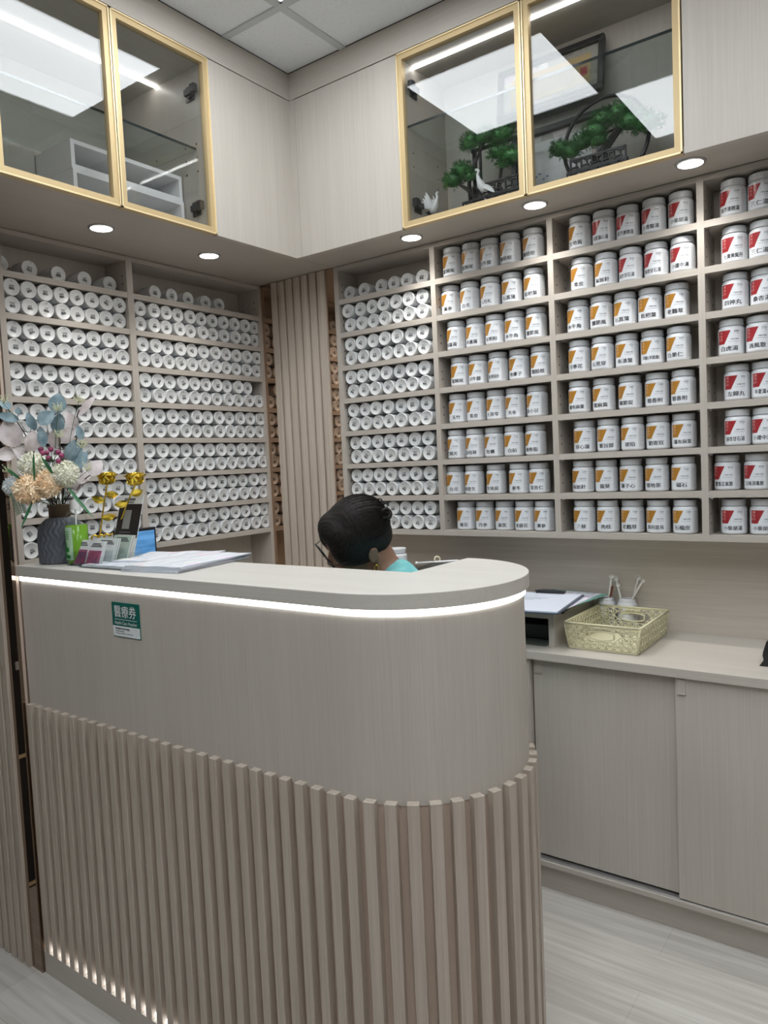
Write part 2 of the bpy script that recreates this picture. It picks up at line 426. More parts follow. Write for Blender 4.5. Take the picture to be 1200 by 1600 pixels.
# ================================================================ upper cabinets
def glass_door(parent, axis, a0, a1, hinge_hi):
    """gold framed pane between a0 and a1 along the axis; front plane at 0"""
    d = bpy.data.objects.new('door', None); COL.objects.link(d)
    mid = (a0 + a1) / 2
    d.location = W((mid, 0, ZU) if axis == 'x' else (0, mid, ZU))
    adopt(d, parent)
    g = .0015; a0 += g; a1 -= g; z0, z1 = ZU + .002, ZF - .002; fw = .019
    def P(b, p0, p1, d0, d1, q0, q1):
        b.box(p0, p1, d0, d1, q0, q1) if axis == 'x' else b.box(-d1, -d0, p0, p1, q0, q1)
    f = MB(); f.mat(0)
    for q in ((a0, a1, z0, z0 + fw), (a0, a1, z1 - fw, z1), (a0, a0 + fw, z0 + fw, z1 - fw), (a1 - fw, a1, z0 + fw, z1 - fw)): P(f, q[0], q[1], .0, .018, q[2], q[3])
    f.mat(1)      # raised bright lip round the outside edge
    for q in ((a0, a1, z0, z0 + .004), (a0, a1, z1 - .004, z1), (a0, a0 + .004, z0, z1), (a1 - .004, a1, z0, z1)): P(f, q[0], q[1], -.003, .0005, q[2], q[3])
    o = f.build('frame', [M['gold'], M['goldedge']], None); o.parent = d; o.matrix_parent_inverse = Matrix.Translation(d.location).inverted()
    p = MB(); P(p, a0 + fw - .004, a1 - fw + .004, .008, .012, z0 + fw - .004, z1 - fw + .004)
    o = p.build('pane', M['glass'], None); o.parent = d; o.matrix_parent_inverse = Matrix.Translation(d.location).inverted()
    return d
def hinge(parent, c, axis, s):
    """cup hinge: mounting plate, arm and cup, black"""
    b = MB(); x, y, z = c
    def B(l0, l1, d0, d1, z0, z1):       # l along the run away from the side panel, d depth into the cabinet
        if axis == 'x': b.box(min(x + s * l0, x + s * l1), max(x + s * l0, x + s * l1), y + d0, y + d1, z + z0, z + z1)
        else: b.box(x - d1, x - d0, min(y + s * l0, y + s * l1), max(y + s * l0, y + s * l1), z + z0, z + z1)
    B(0, .004, .022, .060, -.022, .022); B(.004, .016, .012, .056, -.009, .009); B(.010, .026, -.002, .018, -.012, .012); B(.0, .010, .034, .046, -.017, .017)
    b.build('hinge', M['black'], parent, .002)

CAB_TOP, CAB_BOT = ZF - .018, ZS + .014
# left cabinet with two glass doors, y from -1.013 to -.353
t = thing('display_cabinet', 'wall cabinet with gold framed glass doors holding white storage boxes, left wall', 'cabinet', (-.19, -.683, ZS))
b = MB(); b.box(-.40, -.024, -1.013, -.353, CAB_TOP, ZF - .001); b.box(-.40, -.024, -.369, -.353, CAB_BOT, CAB_TOP); b.box(-.40, -.024, -1.013, -.997, CAB_BOT, CAB_TOP); b.box(-.42, -.40, -1.013, -.353, CAB_BOT, ZF); b.box(-.4, -.024, -.997, -.369, CAB_BOT - .004, CAB_BOT + .004)
b.build('carcass', M['lam_z'], t)
b = MB()
for dx in (-.05, -.10, -.24):
    for z in (2.355, 2.395, 2.435): b.lathe([(0, .001), (.003, .001), (.003, 0)], 8, (dx, -.3697, z), 'y')
b.build('pin_hole', M['hole'], t)
glass_door(t, 'y', -1.013, -.683, 0); glass_door(t, 'y', -.683, -.353, 0)
MB().mat(0).box(-.39, -.05, -.996, -.372, 2.416, 2.422).mat(1).box(-.0502, -.049, -.996, -.372, 2.4155, 2.4225).build('glass_shelf', [M['shelfglass'], M['glassedge']], t)
MB().box(-.222, -.212, -.996, -.371, CAB_TOP - .005, CAB_TOP - .0005).build('led_strip', M['cabstrip'], t)
hinge(t, (-.022, -.369, 2.585), 'y', -1); hinge(t, (-.022, -.369, 2.247), 'y', -1)
# left solid cabinet
t = thing('wall_cabinet', 'plain pale laminate wall cabinet on the left, beside the room corner', 'cabinet', (-.2, -.19, ZS))
MB().box(-.40, -.022, -.352, -.03, CAB_BOT, ZF).build('carcass', M['lam_z'], t)
MB().box(-.020, 0, -.3515, -.0225, ZU, ZF - .001).build('door', M['lam_z'], t, .001)
# right solid cabinet next to the corner
t = thing('wall_cabinet', 'plain pale laminate wall cabinet between room corner and glass doors', 'cabinet', (.22, .15, ZS))
MB().box(.03, .432, .022, .28, CAB_BOT, ZF).build('carcass', M['lam_z'], t)
MB().box(.0225, .4325, 0, .020, ZU, ZF - .001).build('door', M['lam_z'], t, .001)
# right cabinet with two glass doors
t = thing('display_cabinet', 'wall cabinet with two gold framed glass doors holding potted pines and a crane', 'cabinet', (.84, .13, ZS))
b = MB(); b.box(.434, 1.2511, .024, .262, CAB_TOP, ZF - .001); b.box(.434, .450, .024, .25, CAB_BOT, CAB_TOP); b.box(1.235, 1.2511, .024, .25, CAB_BOT, CAB_TOP); b.box(.434, 1.2511, .25, .268, CAB_BOT, ZF); b.box(.45, 1.235, .024, .25, CAB_BOT - .004, CAB_BOT + .004)
b.build('carcass', M['lam_z'], t)
b = MB()
for y in (.05, .19):
    for z in (2.355, 2.395): b.lathe([(0, .001), (.003, .001), (.003, 0)], 8, (.4505, y, z), 'z')
b.build('pin_hole', M['hole'], t)
glass_door(t, 'x', .434, .8426, 0); glass_door(t, 'x', .8426, 1.2511, 0)
MB().mat(0).box(.452, 1.233, .024, .246, 2.462, 2.468).mat(1).box(.452, 1.233, .0228, .0242, 2.4615, 2.4685).build('glass_shelf', [M['shelfglass'], M['glassedge']], t)
MB().box(.451, 1.234, .062, .072, CAB_TOP - .005, CAB_TOP - .0005).build('led_strip', M['cabstrip'], t)
hinge(t, (.450, .022, 2.585), 'x', 1); hinge(t, (.450, .022, 2.240), 'x', 1)
# right end cabinet
t = thing('wall_cabinet', 'plain pale laminate wall cabinet at the right end of the run', 'cabinet', (1.45, .15, ZS))
MB().box(1.2520, 1.75, .022, .28, CAB_BOT, ZF).build('carcass', M['lam_z'], t)
MB().box(1.2525, 1.745, 0, .020, ZU, ZF - .001).build('door', M['lam_z'], t, .001)

# ================================================================ shelving
# back unit: three bays
t = thing('jar_shelf', 'pale laminate shelf unit of three bays on the back wall over the worktop', 'shelf unit', (.8, .25, Z8))
ZB = Z8 - TB; BACK = .302
VX = [(.000, .019), (.408, .426), (.817, .8345), (1.235, 1.2525), (1.655, 1.672)]
for i, (x0, x1) in enumerate(VX): MB().box(x0, x1, YB, BACK, Z8, ZS - .002).build('divider' if 0 < i < 4 else 'side_panel', M['board_z'], t)
for k in range(4):
    x0, x1 = VX[k][1], VX[k + 1][0]
    for i in range(1, 8): MB().box(x0, x1, YB + .001, BACK, zsh(i) - TB, zsh(i)).build('shelf', M['board_x'], t)
    b = MB()
    for y in (YB + .022, YB + .085):
        for i in range(1, 9):
            for dz in (.03, .055):
                for x, s in ((x0, 1), (x1, -1)): b.box(min(x, x + s * .0006), max(x, x + s * .0006), y - .0022, y + .0022, zsh(i) + dz - .0022, zsh(i) + dz + .0022)
    b.build('pin_holes', M['hole'], t)
    b = MB()
    for i in range(1, 8):
        for x, s in ((x0, 1), (x1, -1)): b.box(min(x, x + s * .008), max(x, x + s * .008), YB + .016, YB + .026, zsh(i) - TB - .005, zsh(i) - TB - .0003)
    b.build('shelf_pins', M['steel'], t)
MB().box(0, 1.672, YB, BACK, ZB, Z8).build('bottom_shelf', M['board_x'], t)
MB().box(.019, 1.655, YB + .001, BACK, ZS - .016, ZS - .002).build('top_panel', M['board_x'], t)
MB().box(0, 1.672, BACK, .3260, ZB, ZS - .002).build('back_panel', M['lam_z'], t)
# left unit: two bays, standing behind the counter end
t = thing('jar_shelf', 'pale laminate shelf unit of two bays on the left wall, full of white lids', 'shelf unit', (-.45, -.32, Z8))
VY = [(-.846 + .01, -.829 + .01), (-.414, -.391), (.176, .1945)]
VY[0] = (-.8365, -.8195)
XB = -.488
for i, (y0, y1) in enumerate(VY): MB().box(XB, XS, y0, y1, .2335 if i != 1 else Z8, ZS - .002).build('divider' if i == 1 else 'side_panel', M['board_z'], t)
for k in range(2):
    y0, y1 = VY[k][1], VY[k + 1][0]
    for i in range(1, 8): MB().box(XB, XS - .001, y0, y1, zsh(i) - TB, zsh(i)).build('shelf', M['board_y'], t)
    b = MB()
    for x in (XS - .022, XS - .085):
        for i in range(1, 9):
            for dz in (.03, .055):
                for y, s in ((y0, 1), (y1, -1)): b.box(x - .0022, x + .0022, min(y, y + s * .0006), max(y, y + s * .0006), zsh(i) + dz - .0022, zsh(i) + dz + .0022)
    b.build('pin_holes', M['hole'], t)
MB().box(XB, XS, VY[0][1], VY[2][0], ZB, Z8).build('bottom_shelf', M['board_y'], t)
MB().box(XB, XS - .001, VY[0][1], VY[2][0], ZS - .016, ZS - .002).build('top_panel', M['board_y'], t)
MB().box(-.506, XB, VY[0][0], VY[2][1], .2335, ZS - .002).build('back_panel', M['lam_z'], t)

# ================================================================ slats and mirrors
t = thing('slat_panel', 'slatted oak panel in the room corner between two bronze mirror strips', 'slat panel', (-.17, .19, 0))
MB().box(-.312, -.040, .193, .1965, .2335, ZS - .002).build('backing', M['slat_back'], t)
b = MB()
for k in range(7): b.box(-.3115 + k * .0392, -.3115 + k * .0392 + .0300 if k < 6 else -.0415, .1835, .193, .2335, ZS - .002)
b.build('slats', M['slat'], t, .0015)
tag(MB().box(-.372, -.3125, .1905, .1965, .2335, ZS - .002).build('mirror_strip', M['mirror']), 'tall narrow bronze mirror strip left of the corner slat panel', 'mirror')
tag(MB().box(-.0395, -.001, .1905, .1965, .2335, ZS - .002).build('mirror_strip', M['mirror']), 'tall narrow bronze mirror strip between corner slat panel and back shelving', 'mirror')
frame(SITE)
t = thing('slat_panel', 'slatted oak wall panel left of the counter, reaching the floor', 'slat panel', (-.9, -.85, 0))
MB().box(-1.61, -.437, -.850, -.8465, 0, ZCW - .002).build('backing', M['slat_back'], t)
b = MB()
for k in range(29): b.box(-.4375 - k * .0405 - .026, -.4375 - k * .0405, -.866, -.850, 0, ZCW - .002)
b.build('slats', M['slat'], t, .0015)
tag(MB().box(-.4365, -.3800, -.857, -.8465, 0, ZCW - .002).build('mirror_strip', M['darkmirror']), 'tall dark mirror strip between the slatted wall and the counter end', 'mirror')

# ================================================================ reception counter
CX, CY = .803, -.585
t = thing('reception_counter', 'pale laminate reception counter with rounded end, oak slats and light strips', 'counter', (.3, -.7, 0))
def outline(off, n=40):
    """outer line of the counter: straight front, then the half round end, pushed out by off"""
    r = .235 + off; pts = [(-.3785, -.82 - off)]
    pts += [(CX + r * math.cos(a), CY + r * math.sin(a)) for a in [-PI / 2 + PI * k / n for k in range(n + 1)]]
    return pts
def ring(offa, offb, z0, z1):
    a, c = outline(offa), outline(offb); return a + c[::-1], z0, z1
def countershape(off, inner, z0, z1):
    return outline(off) + [(CX, inner), (-.3785, inner)], z0, z1
b = MB().prism(*countershape(.025, -.575, 1.1795, 1.210)); b.build('countertop', M['top'], t, .0015)
MB().prism(*countershape(.013, -.60, .80, 1.1795)).build('upper_panel', M['lam_z'], t)
MB().prism(*countershape(.011, -.60, .066, .80)).build('lower_body', M['slat_back'], t)
MB().prism(*countershape(.029, -.60, .0, .066)).build('plinth', M['lam_x'], t)
def band(off, z0, z1, nm, m, th=.003):
    a, c = outline(off), outline(off - th); MB().prism(a + c[::-1], z0, z1).build(nm, m, t)
band(.0165, 1.1655, 1.1775, 'led_strip', M['strip'])
band(.0155, .066, .079, 'led_strip', M['strip'])
b = MB(); SW = .0235
x = -.372
while x + SW < CX - .01:
    b.box(x, x + SW, -.8495, -.830, .0665, .809); x += .0437
ang = (x - CX) / .263 - PI / 2
while ang < PI / 2:
    a = ang + SW / 2 / .263; d = Vector((math.cos(a), math.sin(a), 0)); tt = Vector((-d.y, d.x, 0)); c = Vector((CX, CY, 0)) + d * (.235 + .0198)
    b.obox((c.x, c.y, .43775), d, tt, Vector((0, 0, 1)), .0098, SW / 2, .37125); ang += .0437 / .263
b.build('slats', M['slat'], t, .0012)
MB().box(-.37, .16, -.60, .12, .72, .745).build('inner_desk', M['lam_x'], t)
MB().box(.12, .14, -.59, .10, 0, .72).build('desk_leg', M['lam_z'], t)

# voucher sign on the counter front
t = thing('voucher_sign', 'small green and white health care voucher sign stuck on the counter front', 'sign', (.115, -.8335, 1.05))
x0, x1, z0, z1, zm = .061, .174, 1.049, 1.137, 1.077
MB().box(x0, x1, -.8352, -.8332, z0, z1).build('plate', M['green'], t, .0008)
MB().box(x0 + .0015, x1 - .0015, -.8356, -.8351, z0 + .002, zm).build('notice', M['signwhite'], t)
b = MB()
def put(b, s, cx, cz, wid, hgt=None, y=-.8360, bold=.02, ah=None):
    me = text(s, 1, bold); k = wid / twidth(me); kz = k if hgt is None else hgt
    ys = [v.co.y for v in me.vertices]; my = (max(ys) + min(ys)) / 2; h = (max(ys) - min(ys)); xs = [v.co.x for v in me.vertices]; mx_ = (max(xs) + min(xs)) / 2
    kz = k if hgt is None else hgt / h
    b.mesh(me, lambda p: (cx + (p.x - mx_) * k, y - p.z * k, cz + (p.y - my) * kz))
put(b, '醫療券', .117, 1.1145, .090, .030, bold=.012)
put(b, 'Health Care Voucher', .118, 1.0855, .092, .0085, bold=.01)
b.box(.071, .163, -.8358, -.8354, 1.0935, 1.0945)
b.build('lettering', M['signwhite'], t)
b = MB(); put(b, '長者醫療券計劃參與醫護', .102, 1.0705, .060); put(b, 'Accept vouchers', .092, 1.0640, .036); put(b, 'For registered health care providers only', .108, 1.0585, .072)
b.build('small_print', M['ink'], t)

# ================================================================ low cabinet and worktop
t = thing('low_cabinet', 'low cabinet with two sliding laminate doors under the back worktop', 'cabinet', (1.1, .5, 0))
b = MB(); b.box(-.32, 1.66, .324, .345, 0, .088); b.build('plinth', M['lam_x'], t)
b = MB(); b.box(-.32, 1.66, .300, .73, .088, .105); b.build('bottom_rail', M['lam_x'], t, .001)
MB().box(.66, 1.66, .304, .312, .105, .112).box(.66, 1.66, .318, .322, .105, .113).build('track', M['alu'], t)
MB().box(-.32, .659, .301, .73, .105, .789).build('left_panel', M['lam_z'], t)
MB().box(1.645, 1.66, .301, .73, .105, .789).build('side_panel', M['lam_z'], t)
for x0, x1, y0, px in ((.6645, 1.160, .322, .684), (1.124, 1.645, .304, 1.143)):
    d = MB().box(x0, x1, y0, y0 + .016, .117 if y0 > .31 else .108, .788).build('door', M['lam_z'], t, .001)
    h = MB().box(px - .011, px + .011, y0 - .0035, y0 + .001, .742, .783).mat(0).box(px - .012, px + .012, y0 - .006, y0 + .001, .738, .742).build('pull', M['lam_z'], None, .001); h.parent = d
tag(MB().box(-.90, 1.67, .290, WALL_Y - .001, .7895, .817).build('worktop', M['lam_x'], None, .0012), 'long pale laminate worktop below the back shelving', 'worktop')
frame(JOIN)
# ================================================================ labelled jars standing on the back shelves
JR = .0325
def jar_meshes():
    b = MB(); b.lathe([(0, 0), (.026, 0), (.0300, .0012), (.0320, .004), (JR, .008), (JR, .0665), (.0318, .0705), (.0298, .0737), (.0272, .0755), (.0266, .0785), (.0266, .084), (0, .084)], 40)
    body = b.data('jar_body', M['jar'])
    b = MB(); b.lathe([(.0270, .0768), (.0296, .0770), (.0300, .0778)], 64); b.lathe([(.0300, .0778), (.0300, .0915)], 64, rib=.0006); b.lathe([(.0300, .0915), (.0292, .0934), (.0275, .0942), (.0262, .0936), (0, .0936)], 64)
    return body, b.data('jar_lid', M['capribs'])
JBODY, JLID = jar_meshes()
def cyl(u, z, r): 
    a = u / r; return Vector((r * math.sin(a), -r * math.cos(a), z))
def jar_label(name, num, red):
    """printed sheet wrapped round the jar; u runs along the arc, 0 at the front"""
    b = MB(); R0 = JR + .0002
    def sheet(u0, u1, z0, z1, r, n, sl0=0, sl1=0, m=1):
        g = [[b.bm.verts.new(cyl((u0 + sl0 * j / m) * (1 - k / n) + (u1 + sl1 * j / m) * k / n, z0 + (z1 - z0) * j / m, r)) for j in range(m + 1)] for k in range(n + 1)]
        b._mark([b.bm.faces.new((g[k][j], g[k + 1][j], g[k + 1][j + 1], g[k][j + 1])) for k in range(n) for j in range(m)], True)
    b.mat(0); sheet(-.0325, .0285, .0055, .0672, R0, 18)
    b.mat(1); sheet(-.0322, -.0125, .0300, .0648, R0 + .0003, 10, 0, .0165, 10)
    def put(s, u, z, hgt, wmax, bold, mi, align='C', r=R0 + .0004, stretch=None):
        me = text(s, 1, bold); xs = [v.co.x for v in me.vertices]; ys = [v.co.y for v in me.vertices]
        if not xs: return
        h = max(ys) - min(ys); wd = max(xs) - min(xs); k = hgt / h; kx = min(k, wmax / wd)
        if stretch: kx = stretch / wd
        mx_, my = (max(xs) + min(xs)) / 2, (max(ys) + min(ys)) / 2
        if align == 'R': u = u - wd * kx / 2
        b.mat(mi); b.mesh(me, lambda p: cyl(u + (p.x - mx_) * kx, z + (p.y - my) * k, r + p.z * k))
    n = len(name)
    put(name, -.0005 if n > 2 else .0045, .0180, .0128 if n < 4 else .0120, .05, .020, 3, stretch={2: .029, 3: .0440}.get(n, .0485))
    put(num, .0245, .0612, .0048, .016, .015, 4, 'R')
    put('200g', .0225, .0560, .0022, .006, .01, 4, 'R')
    put('中藥配方顆粒', .0235, .0415, .0034, .0235, .012, 4, 'R')
    b.mat(4); sheet(-.002, .0235, .0352, .0357, R0 + .0004, 4)
    for k, c in enumerate('農本方'): put(c, -.0215, .0595 - k * .0085, .0070, .008, .03, 2)
    for k, c in enumerate('濃縮中藥'): put(c, -.0285, .0600 - k * .0062, .0045, .005, .02, 2)
    return b.data('jar_label', [M['paper'], M['red'] if red else M['orange'], M['redlite'] if red else M['orangelite'], M['ink'], M['inkgrey']])
_side = None
def side_print():
    """grey small print on the back edge of the sleeve"""
    b = MB(); R0 = JR + .0003
    for k in range(11):
        z = .012 + k * .0048; n = 4; u0, u1 = .0315, .0315 + .018 - (k % 3) * .004
        vs = [(b.bm.verts.new(cyl(u0 + (u1 - u0) * q / n, z, R0)), b.bm.verts.new(cyl(u0 + (u1 - u0) * q / n, z + .0014, R0))) for q in range(n + 1)]
        b._mark([b.bm.faces.new((p[0], q[0], q[1], p[1])) for p, q in zip(vs, vs[1:])])
    return b.data('side_print', plain('pale grey small print', (.42, .43, .45), .5))
SIDE = side_print()
O, R_ = 0, 1
BAYS = [
 ('middle bay', [
  [('當歸尾', '1187', O, 707.6), ('當歸尾', '1187', O, 737.4), ('川牛膝', '1161', O, 766.7), ('糯稻根', '1216', O, 798), ('糯稻根', '1216', O, 833.6)],
  [('黨參', '1009', O, 705.4), ('白朮', '1014', O, 735), ('八月札', '1162', O, 767), ('石菖蒲', '1306', O, 800.4), ('枇杷葉', '1314', O, 834.9)],
  [('田基黃', '1236', O, 714), ('半邊蓮', '1211', O, 743.9), ('玄明粉', '1176', O, 774.5), ('水牛角', '1288', O, 805), ('腫節風', '1252', O, 838)],
  [('當歸尾', '1187', O, 720), ('川牛膝', '1161', O, 748), ('夜明砂', '1182', O, 778.9), ('地膚子', '1141', O, 811.8), ('糯稻根', '1216', O, 845.9)],
  [('玉竹', '1124', O, 717), ('青皮', '1132', O, 745), ('土茯苓', '1134', O, 776), ('天冬', '1148', O, 806), ('赤小豆', '1153', O, 839.8)],
  [('巴戟天', '1067', O, 715), ('益母草', '1073', O, 743.5), ('牡蠣', '1102', O, 773), ('白前', '1112', O, 804), ('補骨脂', '1120', O, 837.5)],
  [('白朮', '1014', O, 713), ('桑寄生', '1021', O, 742), ('生地黃', '1026', O, 776), ('麥冬', '1030', O, 811.8), ('苦杏仁', '1038', O, 842.7)],
  [('菊花', '1001', O, 729.7), ('丹參', '1007', O, 759), ('黃芪', '1006', O, 790), ('金銀花', '1003', O, 820.9), ('黨參', '1009', O, 850)]]),
 ('right bay', [
  [('生地黃', '1026', O, 907), ('半夏瀉心湯', '2068', R_, 943.8), ('荊芥連翹湯', '2106', R_, 981.6), ('小青龍湯', '2044', R_, 1022), ('小柴胡湯', '2013', R_, 1064)],
  [('青皮', '1132', O, 909.9), ('兩面針', '1391', O, 947.6), ('麻杏甘石湯', '2020', R_, 986), ('麻杏甘石湯', '2020', R_, 1026), ('小建中湯', '2034', R_, 1067)],
  [('水牛角', '1288', O, 904), ('腫節風', '1252', O, 940), ('石菖蒲', '1306', O, 977.5), ('枇杷葉', '1314', O, 1016), ('老鸛草', '1350', O, 1058)],
  [('月季花', '1618', O, 906), ('石見穿', '1621', O, 942), ('布渣葉', '1721', O, 980), ('羊胎(羊胎盤)', '1677', O, 1020), ('白果仁', '1679', O, 1061)],
  [('羅布麻葉', '1580', O, 906), ('蜜麻黃', '1581', O, 944), ('藕節炭', '1587', O, 985), ('醋香附', '1605', O, 1027), ('醋香附', '1605', O, 1068)],
  [('穿心蓮', '1498', O, 914), ('蜜百部', '1505', O, 951), ('琥珀', '1553', O, 989), ('劉寄奴', '1575', O, 1028.6), ('羅布麻葉', '1580', O, 1069)],
  [('兩面針', '1391', O, 912), ('龍葵', '1413', O, 948), ('蓮子心', '1427', O, 986.6), ('矮地茶', '1435', O, 1027), ('磁石', '1462', O, 1068.6)],
  [('三稜', '1315', O, 914), ('肉桂', '1319', O, 950.7), ('老鸛草', '1350', O, 989), ('製何首烏', '1354', O, 1029), ('石榴皮', '1383', O, 1071)]]),
 ('far right bay', [
  [('荊芥連翹湯', '2109', R_, 1146), ('三仁湯', '2107', R_, 1190)], [('七寶美髯丹', '2274', R_, 1148), ('三仁湯', '2107', R_, 1192)],
  [('四神丸', '2166', R_, 1149), ('桑杏湯', '2171', R_, 1194)], [('白虎湯', '2099', R_, 1143), ('消風散', '2102', R_, 1187)],
  [('左歸丸', '2061', R_, 1152), ('半夏瀉心湯', '2068', R_, 1195.6)], [('麻杏甘石湯', '2020', R_, 1153), ('小建中湯', '2034', R_, 1196.5)],
  [('藿香正氣散', '2018', R_, 1136.6), ('五味消毒飲', '2030', R_, 1184)], [('小柴胡湯', '2013', R_, 1147), ('小柴胡湯', '2013', R_, 1193)]])]
ORD = ['first', 'second', 'third', 'fourth', 'fifth', 'sixth', 'seventh', 'eighth', 'ninth', 'tenth', 'eleventh']
SHELFN = ['top', 'second', 'third', 'fourth', 'fifth', 'sixth', 'seventh', 'bottom']
_lab = {}
def labelled_jar(loc, rz, name, num, red, label, group):
    t = thing('labelled_jar', label, 'jar', loc, rz, group)
    kid('body', JBODY, t); kid('lid', JLID, t, (0, 0, 0), (0, 0, random.uniform(0, 6)))
    if (name, num, red) not in _lab: _lab[(name, num, red)] = jar_label(name, num, red)
    kid('paper_label', _lab[(name, num, red)], t); kid('side_print', SIDE, t)
    return t
for bay, rows in BAYS:
    for i, row in enumerate(rows):
        z = zsh(i + 1)
        pys = YB + .0345 + random.uniform(.003, .012); last = None
        for k, (name, num, red, u) in enumerate(row):
            yy = pys + random.uniform(-.003, .004)
            x = .5
            for _ in range(6):
                e = pix((x, yy, z + .045))[0] - u; d = pix((x + .01, yy, z + .045))[0] - pix((x, yy, z + .045))[0]; x -= e / d * .01
            if last is not None and x - last < .0662: x = last + .0662
            last = x
            labelled_jar((x, yy, z + .0002), math.radians(random.uniform(-9, 6)), name, num, red,
                         'white jar labelled %s with %s flag, %s from left, %s shelf, %s' % (name, 'red' if red else 'ochre', ORD[k], SHELFN[i], bay),
                         'labelled jars in the %s' % bay)

# ================================================================ white jars lying with their lids outward
M['lidink'] = plain('grey black lid print', (.055, .057, .065), .5)
LR = .0246
b = MB(); b.lathe([(.0235, .013), (.0243, .0135), (.0243, .048), (.0225, .054), (0, .054)], 28, (0, 0, LR), 'y')
# lathe along -y by height: negative heights run into the shelf
def lying():
    b = MB(); b.lathe([(0, -.0650), (.021, -.0650), (.0240, -.061), (.0243, -.056), (.0243, -.0205), (.0232, -.0185), (.0215, -.0165), (.0215, -.013)], 28, (0, 0, LR), 'y')
    body = b.data('lying_body', M['jar'])
    b = MB(); b.lathe([(.0225, -.0150), (.0243, -.0148)], 56, (0, 0, LR), 'y'); b.lathe([(.0243, -.0148), (.0245, -.0025)], 56, (0, 0, LR), 'y', .0004)
    b.lathe([(.0245, -.0025), (.0239, -.0008), (.0229, 0), (.0219, 0), (.0214, -.0006), (0, -.0006)], 56, (0, 0, LR), 'y')
    return body, b.data('lying_lid', M['lid'])
b.bm.free()
LBODY, LLID = lying()
def lid_prints():
    out = []
    names = ['當歸尾', '白朮', '石菖蒲', '枇杷葉', '玉竹', '麥冬', '丹參', '黃芪', '川牛膝', '益母草', '天冬', '青皮']
    for i, nm in enumerate(names):
        b = MB()
        def put(s, z, wd, h):
            me = text(s, 1, .03); xs = [v.co.x for v in me.vertices]; ys = [v.co.y for v in me.vertices]
            mx_, my = (max(xs) + min(xs)) / 2, (max(ys) + min(ys)) / 2; kx, ky = wd / (max(xs) - min(xs)), h / (max(ys) - min(ys))
            b.mesh(me, lambda p: Vector(((p.x - mx_) * kx, -p.z * ky, z + (p.y - my) * ky)))
        put(nm, .0030, .0040 * len(nm) + .003, .0042)
        put('顆粒', -.0042, .0165, .0075)
        if i % 3 == 0: b.box(-.0005, .0005, -.0001, 0, .0145, .0205)
        if i % 4 == 1: b.box(-.009, .009, -.0001, 0, .0065, .0072)
        out.append(b.data('lid_print', M['lidink']))
    return out
LPRINT = lid_prints()
cand = []          # (area, location, rz, label, group)
def lie(pt, rz, label, group, jit=1):
    cand.append((pt, rz, label, group))
def face_area(pt, n):
    d = Vector(pt) - CAM; return abs(d.normalized().dot(n)) / d.length_squared
LAYER = ['lower', 'upper']
rows = []
def column(plane, fixed, starts, pitch, n, i, layer, bay, place, missing=0):
    for k in range(n - missing):
        a = starts + pitch * k + random.uniform(-.0006, .0006); dp = random.uniform(.004, .014)
        z = zsh(i + 1) + layer * .0493 + .0002
        p = (fixed - dp, a, z) if plane == 'x' else (a, fixed + dp, z)
        lie(p, PI / 2 if plane == 'x' else 0, 'white jar lid %s from left, %s layer, %s compartment, %s' % (ORD[k], LAYER[layer], ORD[i - 1], place), 'lids outward in the ' + bay)
for i in range(1, 8):
    for layer in (0, 1):
        column('x', XS, -.7935, .0505, 8, i, layer, 'near left bay', 'near left bay')
        column('x', XS, -.362, .0522, 11, i, layer, 'far left bay', 'far left bay', 1 if (i == 3 and layer == 1) else 0)
        column('y', YB, .0525 + .003 * (layer == 0), .0520, 7, i, layer, 'white bay of the back shelving', 'white back bay')
def toprow(pxs, plane, fixed, place, bay):
    for k, (u, v) in enumerate(pxs):
        p = onx(u, v, fixed - .030) if plane == 'x' else ony(u, v, fixed + .03)
        q = (fixed - .030, p.y, zsh(1) + .0002) if plane == 'x' else (max(p.x, .0445), fixed + .03, zsh(1) + .0002)
        lie(q, PI / 2 if plane == 'x' else 0, 'white jar lid %s from left alone on the top shelf, %s' % (ORD[k], place), 'lids outward in the ' + bay)
toprow([(-1, 402), (45.6, 412), (91, 420.6), (132, 428.6), (171.4, 436.4)], 'x', XS, 'near left bay', 'near left bay')
toprow([(242, 450.4), (268.4, 456), (294, 461), (321.5, 466.6), (343, 471)], 'x', XS, 'far left bay', 'far left bay')
toprow([(541, 455), (568, 449), (594.7, 442.7), (614.7, 438), (634.7, 432.5), (658.7, 427.5)], 'y', YB, 'white back bay', 'white bay of the back shelving')
def hidden(p):
    u, v = pix((p[0], p[1], p[2] + LR))
    return ((u - 553) / 50) ** 2 + ((v - 832) / 52) ** 2 < 1 or (500 < u < 605 and v > 845)
cand = [c for c in cand if not hidden(c[0])]
cand.sort(key=lambda c: -face_area(c[0], Vector((1, 0, 0)) if c[1] else Vector((0, -1, 0))))
MAXJ = 300
rest = MB()
def lying_meshes(k): return LPRINT[k % len(LPRINT)]
for k, (p, rz, label, group) in enumerate(cand):
    turn = random.choice([0, 0, 0, .1, -.1, .25, -.2, .5, -.45, random.uniform(-1, 1)])
    if k < MAXJ:
        t = thing('lidded_jar', label, 'jar', p, rz, group)
        kid('body', LBODY, t); kid('lid', LLID, t)
        kid('lid_print', LPRINT[random.randrange(len(LPRINT))], t, (0, -.0009, LR), (0, turn, 0))
    else:
        T = Matrix.Translation(W(p)) @ Matrix.Rotation(rz, 4, 'Z')
        rest.mat(0).mesh(LBODY, lambda q: T @ q); n0 = len(rest.bm.faces)
        rest.mat(1).mesh(LLID, lambda q: T @ q)
        T2 = T @ Matrix.Translation(Vector((0, -.0009, LR)) * FRAME[1]) @ Matrix.Rotation(turn, 4, 'Y')
        rest.mat(2).mesh(LPRINT[random.randrange(len(LPRINT))], lambda q: T2 @ q)
